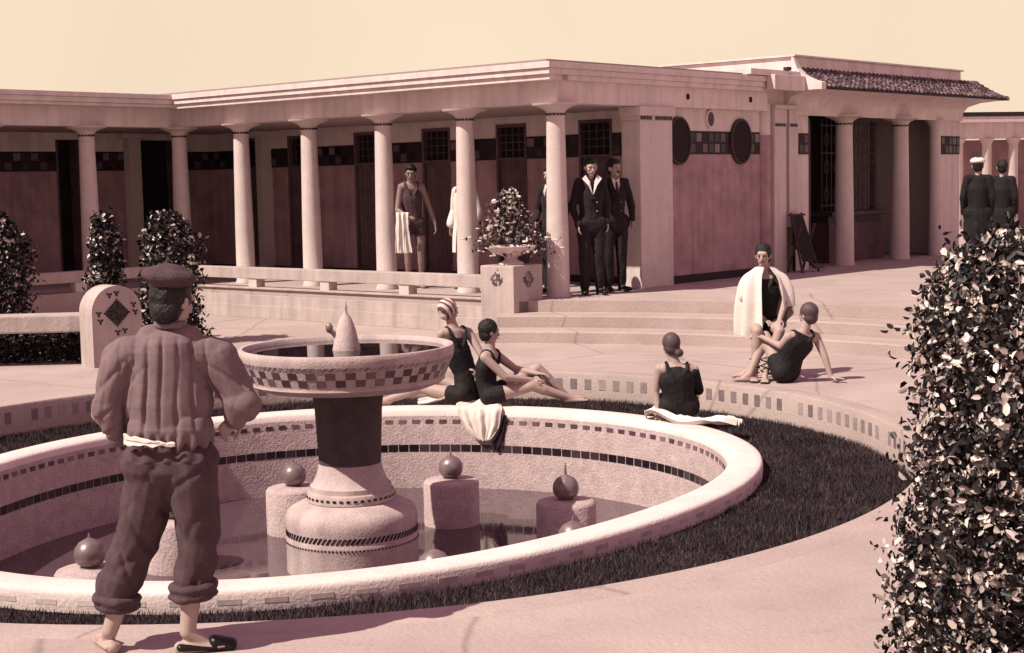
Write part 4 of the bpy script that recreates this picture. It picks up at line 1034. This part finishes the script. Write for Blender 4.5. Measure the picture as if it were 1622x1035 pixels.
for a in range(3):
    b = new(); tube(b, (.10*math.cos(a*2.1+1), .10*math.sin(a*2.1+1), .40), (.15*math.cos(a*2.1+1), .15*math.sin(a*2.1+1), 0), .014); obj('leg', b, M['wood'], stool)
# E: bather with a dark cap sitting on the kerb, leaning back on one arm
t = person('bather in black and dark cap on the kerb, one arm propped behind', (2.78,14.95,.008)); s = .95
J = dict(hipL=(-.13,-.02,.10), hipR=(.0,.12,.10), waist=(-.02,.03,.25), chest=(.05,.0,.38), shL=(-.06,-.07,.455), shR=(.235,.06,.44), head=(.145,.0,.665),
         knL=(-.24,.22,.44), knR=(-.20,.35,.40), anL=(-.42,.10,.07), anR=(-.38,.38,.07), toL=(-.60,.10,.02), toR=(-.58,.42,.02),
         elL=(-.13,-.02,.36), wrL=(-.29,.12,.44), elR=(.31,-.01,.24), wrR=(.36,-.05,.045))
f = (-.6,.75,-.1); b = new(); body(b, J, s); head(b, J['head'], f, s)
arm(b, J, 'L', s, hd=(-.6,.5,.0), pn=(0,0,-1), curl=.4); arm(b, J, 'R', s, hd=(.7,-.3,-.05), pn=(0,0,-1), curl=.1)
for k in 'LR': leg(b, J, k, s)
grow('body', b, M['skin'], t, .009); facebits(t, J['head'], f, s, brows=False); swimsuit(J, t, s*1.02, 1.1, low=.3, e=.014)
hair(t, J['head'], f, s, 'cap', 'bathing_cap', big=1.06, low=.01)
# clothes lying on the rim
def drape(name, label, cat, pts, rad_, m, loc, fold=.012, fr=40, vox=.011):
    t = thing(name, label, cat, loc); b = new()
    for (p0,p1,r0,r1,sd) in pts: cap(b, p0, p1, r0, r1, sd)
    grow(name+'_cloth', b, M[m], t, vox, 3, lambda p, q: fold*math.sin(p.x*fr+2*math.sin(p.z*14)+p.y*20)*.6+fold*.6*mnoise.noise(p*12)); return t
def cthing(name, label, cat, loc, rz=0): return thing(name, label, cat, loc, rz)
t = cthing('towel', 'white towel hanging over the inner edge of the basin rim', 'towel', (-.30,14.98,RZ), rad(-8))
drapery('towel_cloth', [(-.02,.06,.05),(-.02,-.05,.035),(-.02,-.16,.022),(.0,-.262,.012),(.01,-.30,-.06),(.03,-.315,-.17),(.05,-.32,-.30)], [.34,.42,.46,.46,.42,.34,.10], (1,-.1,0), (0,-.8,.5), [.010,.014,.010,.008,.020,.022,.012], 15, M['towel'], t)
t = cthing('dark_garment', 'dark piece of clothing hanging below the white towel on the basin wall', 'clothing', (-.28,14.66,-.42))
drapery('garment_cloth', [(.19,-.02,.20),(.165,-.015,.05),(.12,-.02,-.06),(.10,-.015,-.14)], [.03,.06,.12,.02], (1,0,.1), (0,-1,0), .008, 9, M['jacket'], t)
t = cthing('towel', 'long white towel spread on the rim under the bather seen from behind', 'towel', (1.50,13.79,RZ+.014), rad(-36))
drapery('towel_cloth', [(-.30,-.02,.02),(-.24,-.03,.075),(-.12,-.03,.06),(.10,-.05,.012),(.30,-.06,.016),(.42,-.05,.02),(.55,-.04,.03),(.66,-.03,.012)], [.10,.30,.36,.38,.28,.22,.28,.16], (0,1,0), (0,0,1), .018, 17, M['towel'], t, ph=1.0, rough=.035)
t = cthing('towel', 'white towel crumpled behind the fountain bowl beside the turbaned bather', 'towel', (-.62,15.12,RZ+.05))
drapery('towel_cloth', [(.10,.02,.14),(-.02,.0,.07),(-.16,.0,.015),(-.34,.0,-.02)], [.20,.22,.2,.10], (0,1,.3), (0,-.3,1), .016, 13, M['towel'], t, ph=2.0)

# --- the man in the beret in the foreground (local: x right, y away, z up)
t = person('man in a beret, gathered mauve smock and rolled-up trousers, back to us, left foreground', (-1.57,6.55,0)); t.scale = (1.004,)*3; s = 1.0
J = dict(hipL=(-.03,.02,.84), hipR=(.17,.0,.84), waist=(.07,.0,.99), chest=(.07,.01,1.17), shL=(-.125,-.02,1.315), shR=(.285,.04,1.30), head=(.10,.03,1.545),
         knL=(-.10,.06,.50), knR=(.165,.02,.49), anL=(-.235,.02,.095), anR=(.115,-.02,.095), toL=(-.31,.16,.022), toR=(.30,.03,.022),
         elL=(-.235,.02,1.06), wrL=(-.20,.20,.93), elR=(.415,.03,1.085), wrR=(.345,.22,1.00))
f = (.55,.95,-.28); b = new(); body(b, J, .94, w=.82, e=-.026); head(b, J['head'], f, s)
arm(b, J, 'L', s, hd=(.35,.5,-.1), pn=(.3,-.2,-.8), curl=.8); arm(b, J, 'R', s, hd=(-.5,-.05,-.30), pn=(-.2,-.6,-.5), curl=1.0, thumb=1)
for k in 'LR': leg(b, J, k, .97)
grow('body', b, M['skin'], t, .0065); facebits(t, J['head'], f, s, brows=False)
hair(t, V3(J['head'])-Vector((0,0,.01)), f, s, vox=.007, low=.012)
b = new(); fr = frame((.55,.95,-.05)); hc = V3(J['head'])
ell(b, hc+Vector((-.012,-.01,.105)),   .122, .125, .046, (Vector((.96,.0,-.16)).normalized(), Vector((0,1,0)), Vector((.16,0,.96)).normalized()))
ell(b, hc+Vector((-.005,-.005,.075)), .088, .104, .042, fr); ell(b, hc+Vector((-.02,0,.120)), .088, .095, .040, fr); cap(b, hc+Vector((-.02,0,.150)), hc+Vector((-.02,0,.172)), .006)
grow('beret', b, M['beret'], t, .0075, 4, lambda p, q: .005*mnoise.noise(p*14))
def crease(p, sx, sy, sz, ph=0.0):
    n_ = mnoise.noise(Vector((p.x*sx+ph, p.y*sy, p.z*sz))); return (1-min(1, abs(n_)*3.2))**2
def pleat(p, q):
    x = p.x-.07; z = p.z; back = max(0, -q.y)
    a = max(0.0, min(1.0, (1.415-z)/.05))*max(0.0, min(1, (z-.93)/.14))
    ph = (x*(112-60*max(0,(1.40-z)))) + 1.6*mnoise.noise(Vector((x*5, 1.3, z*5.5))) + .8
    w_ = math.sin(ph); w_ = w_ if w_ > -.2 else -.2-(abs(w_)-.2)*1.6
    core = math.exp(-(x/.17)**2)
    vl = math.exp(-(math.sin(ph/2)/.42)**2); d = a*back*core*(.010-.030*vl*(.55+.45*mnoise.noise(Vector((x*14,2.2,z*3))+Vector((0,0,4)))*2))
    up_ = max(0, min(1,(1.41-z)/.08))
    d += .009*mnoise.noise(Vector((p.x*8, p.y*8, p.z*4.5)))*up_
    side_ = 1-core
    ps = (p.z*52 + abs(x)*46 + 2.2*mnoise.noise(Vector((p.x*6,p.y*6,p.z*5+9))))
    d -= .011*side_*up_*math.exp(-(math.sin(ps/2)/.40)**2)*max(0, min(1, .55+1.3*mnoise.noise(Vector((p.x*7+4,p.y*7,p.z*7)))))
    d = max(d, -.026)
    if z < .99: d += .012*math.sin(math.atan2(p.y, x)*17)*(1-max(0,(z-.94)/.05))
    return d
b = new(); sd = (1,.12,0)
cap(b, (.07,.01,1.33), (.075,.01,1.10), (.160,.100), (.190,.122), sd); cap(b, (.075,.01,1.10), (.07,.0,1.00), (.190,.122), (.165,.112), sd); cap(b, (-.10,-.0,1.325), (.26,.04,1.31), .078)
cap(b, (-.0,.02,1.385), (.16,.03,1.38), .062)
cap(b, (-.13,-.01,1.30), (-.200,.02,1.08), .082, .072); cap(b, (-.200,.03,1.09), (-.19,.13,.955), .072, .052); cap(b, (-.18,.0,1.10), (-.18,.03,1.0), .06, .055)
cap(b, (.285,.04,1.29), (.375,.06,1.10), .084, .080); cap(b, (.395,.04,1.09), (.385,.14,1.045), .076, .052); cap(b, (.36,.04,1.10), (.34,.06,1.02), .07, .05)
cap(b, (-.0,-.0,.985), (.15,0,.985), (.115,.115))
grow('smock', b, M['smock'], t, .0056, 4, pleat)
b = new(); lathe(b, [(.0,0),(.062,0),(.066,.012),(.06,.03),(.0,.034)], 24, cap0=False, cap1=False); bmesh.ops.transform(b, matrix=Matrix.Translation((.085,.025,1.428)) @ Matrix.Diagonal((1.15,1,1,1)), verts=b.verts[:])
grow('collar', b, M['smock'], t, .006, 2)
drapery('sash', [(-.105,-.095,.962),(-.05,-.120,.958),(.03,-.135,.950),(.12,-.135,.942)], [.048,.036,.022,.008], (0,0,1), (0,-1,0), .003, 9, M['white'], t, rough=.004)
def tfold(p, q):
    lx = p.x-(.0 if p.x < .06 else .16)
    d = .009*mnoise.noise(Vector((p.x*7+2, p.y*7, p.z*3)))
    for (kx, kz, ph_, am) in ((46, 17, 0, .013), (30, -26, 2.0, .009)):
        q_ = lx*kx+p.z*kz+1.8*mnoise.noise(Vector((p.x*5+ph_, p.y*5, p.z*4)))+ph_
        d -= am*math.exp(-(math.sin(q_/2)/.33)**2)*max(0, min(1, .5+1.6*mnoise.noise(Vector((p.x*5+ph_*3, p.y*5, p.z*5)))))
    if p.z > .86: d += .008*math.sin(p.x*75+2.5*p.z)*max(0,-q.y)
    d += .010*math.sin(p.z*34+p.x*30)*max(0, min(1,(.55-p.z)/.1))*(.5+.5*mnoise.noise(p*6))
    return d
b = new(); cap(b, (-.03,.0,.84), (.17,.0,.84), (.12,.118), side=(0,0,1)); cap(b, (.07,0,.86), (.07,0,.97), (.178,.112), (.148,.100), (1,0,0))
cap(b, (-.012,.02,.80), (-.10,.07,.50), .126, .102); cap(b, (-.10,.07,.52), (-.19,.06,.30), .104, .094); cap(b, (-.19,.06,.31), (-.21,.05,.25), .105, .09)
cap(b, (.150,.0,.80), (.170,.02,.50), .122, .096); cap(b, (.170,.02,.50), (.145,.0,.32), .096, .088)
grow('trousers', b, M['trouser'], t, .0062, 4, tfold)
b = new()
def cuff(c, R, ax, ry=1.0):
    ax = V3(ax).normalized(); u = ax.orthogonal().normalized(); v = ax.cross(u); n = 28
    for i in range(n):
        a0 = 2*PI*i/n; a1 = 2*PI*(i+1)/n
        cap(b, V3(c)+(u*math.cos(a0)+v*math.sin(a0))*R, V3(c)+(u*math.cos(a1)+v*math.sin(a1))*R, (.022,.030), side=ax, seg=8)
cuff((-.208,.05,.235), .080, (.1,0,1)); cuff((-.205,.05,.20), .072, (.1,0,1))
grow('trouser_cuff', b, M['trouser'], t, .0075, 2, lambda p, q: .006*mnoise.noise(p*24))
b = new(); cuff((.142,.0,.255), .080, (-.05,0,1)); cuff((.144,.0,.295), .082, (-.05,0,1))
grow('trouser_cuff', b, M['trouser'], t, .0075, 2, lambda p, q: .006*mnoise.noise(p*24))
for k in 'LR':
    b = new(); an = V3(J['an'+k]); to = V3(J['to'+k]); d = to-an; d.z = 0; d.normalize()
    cap(b, an-d*.035+Vector((0,0,-.065)), to+Vector((0,0,-.008)), (.040,.022), (.044,.018), d.cross(Vector((0,0,1)))); cap(b, an.lerp(to,.6)+Vector((0,0,-.01)), to+Vector((0,0,.006)), (.044,.030), (.038,.022), d.cross(Vector((0,0,1))))
    grow('espadrille', b, M['shoe'] if k == 'R' else M['skin'], t, .007, 2)

# ------------------------------------------------------------------ light, sky, camera
SUN_EL = 50.0; sh = Vector((.866,.5,0)).normalized()
sd = Vector((sh.x*math.cos(rad(SUN_EL)), sh.y*math.cos(rad(SUN_EL)), -math.sin(rad(SUN_EL))))
L = bpy.data.lights.new('sun', 'SUN'); L.energy = 3.3; L.angle = rad(.55); L.color = (1.0,.95,.80)
lo_ = bpy.data.objects.new('sun', L); COL.objects.link(lo_); lo_.rotation_euler = sd.to_track_quat('-Z','Y').to_euler()
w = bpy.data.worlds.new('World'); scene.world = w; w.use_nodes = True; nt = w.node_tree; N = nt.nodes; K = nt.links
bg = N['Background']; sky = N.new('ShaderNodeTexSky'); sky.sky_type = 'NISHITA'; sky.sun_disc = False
sky.sun_elevation = rad(SUN_EL); sky.sun_rotation = math.atan2(-sh.x, -sh.y)
sky.air_density = 1.0; sky.dust_density = 3.0
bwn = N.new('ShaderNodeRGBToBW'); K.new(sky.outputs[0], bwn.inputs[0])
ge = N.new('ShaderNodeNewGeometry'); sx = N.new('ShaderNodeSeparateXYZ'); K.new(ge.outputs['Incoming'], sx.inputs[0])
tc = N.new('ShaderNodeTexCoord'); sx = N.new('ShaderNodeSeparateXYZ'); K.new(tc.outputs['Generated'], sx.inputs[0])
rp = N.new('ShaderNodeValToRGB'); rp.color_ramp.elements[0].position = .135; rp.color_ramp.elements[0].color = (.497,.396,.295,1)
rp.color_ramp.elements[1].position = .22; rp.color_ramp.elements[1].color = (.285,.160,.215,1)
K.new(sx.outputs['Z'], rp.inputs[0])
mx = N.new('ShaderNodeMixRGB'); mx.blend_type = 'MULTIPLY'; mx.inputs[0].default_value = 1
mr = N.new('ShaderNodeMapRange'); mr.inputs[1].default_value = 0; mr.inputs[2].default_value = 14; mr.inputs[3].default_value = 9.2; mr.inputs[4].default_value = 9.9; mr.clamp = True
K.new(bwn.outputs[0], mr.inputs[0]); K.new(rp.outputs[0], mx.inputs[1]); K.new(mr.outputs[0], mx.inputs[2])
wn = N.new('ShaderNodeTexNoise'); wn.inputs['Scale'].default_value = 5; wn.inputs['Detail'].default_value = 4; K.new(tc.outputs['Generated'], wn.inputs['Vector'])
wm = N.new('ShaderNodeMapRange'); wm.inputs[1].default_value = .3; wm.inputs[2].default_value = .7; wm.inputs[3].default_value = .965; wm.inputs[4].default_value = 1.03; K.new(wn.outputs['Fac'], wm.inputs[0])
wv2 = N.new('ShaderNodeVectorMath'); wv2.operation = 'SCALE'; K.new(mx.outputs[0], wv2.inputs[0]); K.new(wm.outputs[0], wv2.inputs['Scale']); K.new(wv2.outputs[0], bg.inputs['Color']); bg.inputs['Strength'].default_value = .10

cam = bpy.data.cameras.new('camera'); co = bpy.data.objects.new('camera', cam); COL.objects.link(co)
cam.sensor_width = 36; cam.lens = 2407/1622*36; cam.clip_end = 4000; cam.clip_start = .05
p = rad(5.4); r = rad(1.2)
fwd = Vector((0,math.cos(p),-math.sin(p))); right = Vector((1,0,0)); up = right.cross(fwd)
R_ = right*math.cos(r)-up*math.sin(r); U_ = up*math.cos(r)+right*math.sin(r)
mt = Matrix((R_, U_, -fwd)).transposed().to_4x4(); mt.translation = Vector((0,0,2.03)); co.matrix_world = mt
scene.camera = co
scene.view_settings.view_transform = 'Standard'; scene.view_settings.look = 'None'
scene.view_settings.exposure = 1.03; scene.view_settings.gamma = 1
scene.cycles.max_bounces = 8
